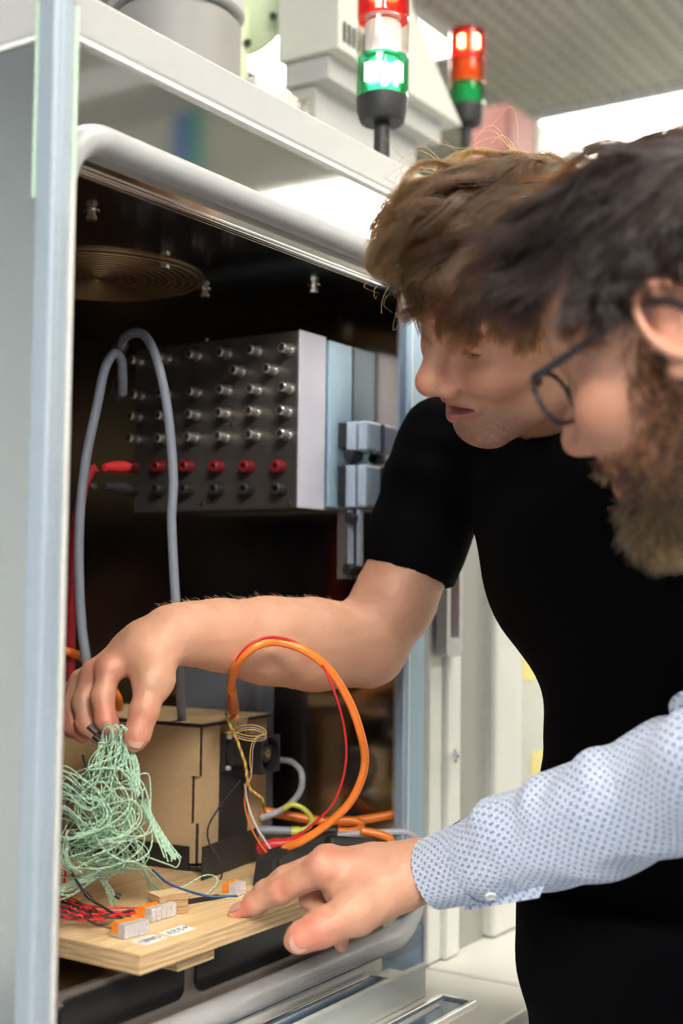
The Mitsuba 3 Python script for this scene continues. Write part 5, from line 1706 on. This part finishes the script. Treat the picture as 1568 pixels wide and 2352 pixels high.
def sleeve(core, rr, n=96, folds=None):
    tt, aa, bb = frames(core)
    s_ = np.r_[0, np.cumsum(np.linalg.norm(np.diff(core, axis=0), axis=1))]
    ang = np.linspace(0, 2 * np.pi, n + 1)
    V, UV = [], []
    rm = np.median(rr)
    for k in range(len(core)):
        dirs = np.cos(ang)[:, None] * aa[k] + np.sin(ang)[:, None] * bb[k]
        r = rr[k] + (folds(s_[k], dirs, ang) if folds else 0)
        V.append(core[k] + dirs * (r if np.ndim(r) == 0 else r[:, None]))
        UV.append(np.c_[ang * rm, np.full(n + 1, s_[k])])
    V, UV = np.vstack(V), np.vstack(UV)
    i, j = np.meshgrid(np.arange(len(core) - 1), np.arange(n), indexing='ij')
    m = n + 1
    q = np.stack([i * m + j, i * m + j + 1, (i + 1) * m + j + 1, (i + 1) * m + j], -1).reshape(-1, 4)
    return trimesh.Trimesh(V, np.vstack([q[:, [0, 1, 2]], q[:, [0, 2, 3]]]), process=False), UV


s_tot = np.linalg.norm(np.diff(core, axis=0), axis=1).sum()
cuff_at = np.linalg.norm(np.diff(core[:3 * 14 + 1], axis=0), axis=1).sum()


def folds2(s, dirs, ang):
    """Wrinkles: gathered at the cuff seam, slanting folds towards the elbow."""
    up_ = dirs @ UPV
    t = s / s_tot
    w = 0
    if s > cuff_at:
        g = min(1, (s - cuff_at) / .012)
        ph = s * 62 + 2.6 * np.sin(ang + .6) + 1.2 * np.sin(2 * ang + s * 9) + 7 * meshkit.noise(np.c_[ang * 0 + s * 16, np.cos(ang) * 1.2, np.sin(ang) * 1.2], 4)
        w = g * (.0014 + .0034 * smooth01((t - .30) / .3)) * np.sin(ph) * (.35 + .65 * meshkit.noise(np.c_[ang * 0 + s * 30, np.cos(ang) * 1.6, np.sin(ang) * 1.6], 5))
        w = w + g * .005 * np.exp(-((s - cuff_at - .012) / .010) ** 2) * np.maximum(up_, 0) ** 1.5
        w = w + g * .0016 * np.sin(ang * 9 + s * 40) * np.exp(-((s - cuff_at) / .03))
        w = w + .006 * g * np.maximum(up_, 0) * (np.exp(-((t - .36) / .04) ** 2) + 1.2 * np.exp(-((t - .53) / .04) ** 2))
    return w + 0 * ang


def smooth01(x):
    x = min(max(x, 0), 1)
    return x * x * (3 - 2 * x)


m, uv = sleeve(core, rr, 110, folds2)
shirt_key = obj('shirt', m, 'm_shirt', person2, True, label='pale shirt with a small dark blue dot print', uv=uv)
# inside of the cuff and its edge, the button and the placket tail
cuffm, cuv = sleeve(core[:30], rr[:30] + .0012, 110)
obj('cuff', cuffm, 'm_shirt', shirt_key, True, uv=cuv)
lining, luv = sleeve(core[:12], rr[:12] - .0012, 60)
obj('cuff_lining', lining, 'm_shirt', shirt_key, True, uv=luv)
ring = core[0] + (np.cos(np.linspace(0, 2 * np.pi, 61))[:, None] * frames(core)[1][0] + np.sin(np.linspace(0, 2 * np.pi, 61))[:, None] * frames(core)[2][0]) * rr[0]
seam_k = 3 * 14
tt_, aa_, bb_ = frames(core)
sa = np.linspace(0, 2 * np.pi, 61)
flap = []
for (x, y, z_) in ((1066, 2092, 1.162), (1238, 2062, 1.10), (1250, 2034, 1.10), (1074, 2058, 1.162)):
    flap.append(at(x, y, z_))
fv = [p_ + FWD * e for p_ in flap for e in (0, .0016)]
fm = hull(fv)
fm = fm.subdivide().subdivide().subdivide()
fuv = np.c_[(fm.vertices - flap[0]) @ norm(flap[1] - flap[0]), (fm.vertices - flap[0]) @ UPV]
obj('placket', fm, 'm_shirt', shirt_key, uv=fuv)
pr('m_button', (.82, .82, .80), .2)
bn_ = norm(-FWD * .74 - UPV * .67)
bt = at(1118, 1966, 1.160) + bn_ * .0395
obj('button', lathe([(0, 0), (.0052, 0), (.0054, .0012), (.0045, .0022), (.0030, .0017), (0, .0017)], bt, bn_, 20), 'm_button', shirt_key, 30)
# upper arm and the rest of the shirt, right of the frame
shoulder2 = lp(M2, O2, -.14, -.06, -.17)
sh_r = P(.64, .20, 1.36)
ua = spline([at(1790, 1730, 1.02), at(1830, 1650, 1.01), at(1960, 1480, .97), sh_r], 12)
um, uuv = sleeve(ua, np.linspace(.050, .062, len(ua)), 80, lambda s, dirs, ang: .003 * np.sin(s * 120 + 3 * np.sin(ang)))
obj('upper_sleeve', um, 'm_shirt', shirt_key, True, uv=uuv)
fold = skin_of(lambda p: smin(s_cone(p, at(1590, 1632, 1.06), at(1700, 1640, 1.04), .018, .032), s_cone(p, at(1700, 1640, 1.04), at(1790, 1690, 1.02), .032, .048), .02) + .0015 * np.sin(p[:, 2] * 160 + p[:, 1] * 60), *bounds([(1590, 1632, 1.06, 60), (1700, 1640, 1.04, 110), (1790, 1690, 1.02, 150)]), .004, 1.3)
obj('elbow_fold', fold, 'm_shirt', shirt_key, True, uv=np.c_[(fold.vertices - CAM) @ RGT, (fold.vertices - CAM) @ UPV])
sh_l = P(.70, -.13, 1.36)
hip2 = P(.90, .06, .98)


def shirt2_sdf(p):
    d = s_cone(p, sh_r + P(.02, -.03, 0), sh_l + P(.02, .03, 0), .075, .075)
    d = smin(d, s_cone(p, P(.70, .04, 1.30), P(.84, .06, 1.10), .125, .12), .06)
    d = smin(d, s_cone(p, P(.84, .06, 1.10), hip2, .12, .135), .05)
    d = smin(d, s_cone(p, sh_l, P(.72, -.20, 1.10), .062, .05), .03)
    d = smin(d, s_cone(p, P(.72, -.20, 1.10), P(.66, -.16, .92), .05, .04), .02)
    d = smax(d, -(s_cone(p, NECK2[0], NECK2[1], .058, .058)), .003)
    d = smax(d, hip2[2] - .10 - p[:, 2], .003)
    return d + .002 * np.sin(p[:, 2] * 80 + 9 * meshkit.noise(p * 8, 2))


sm = skin_of(shirt2_sdf, (.50, -.32, .80), (1.1, .36, 1.48), .010, 1.3)
suv = np.c_[sm.vertices[:, 1], sm.vertices[:, 2]]
obj('torso', sm, 'm_shirt', shirt_key, True, uv=suv)
pr('m_jeans', (.06, .09, .16), .8)
fl2, fr2 = P(.92, -.03, .08), P(.90, .17, .08)


def trousers2_sdf(p):
    d = np.linalg.norm((p - hip2 + P(0, 0, .04)) * P(1, .9, .8), axis=1) - .14
    d = smin(d, chain_sdf(p, [hip2 + P(0, -.06, -.1), P(.91, -.03, .5), fl2], [.09, .07, .06]), .03)
    d = smin(d, chain_sdf(p, [hip2 + P(0, .07, -.1), P(.90, .15, .5), fr2], [.09, .07, .06]), .03)
    d = smax(d, p[:, 2] - .915, .003)
    return smax(d, .075 - p[:, 2], .003)


obj('trousers', skin_of(trousers2_sdf, (.70, -.2, .05), (1.12, .34, 1.0), .012, 1.3), 'm_jeans', person2, True)
for f_ in (fl2, fr2):
    shoe(f_, (-1, .1), person2)
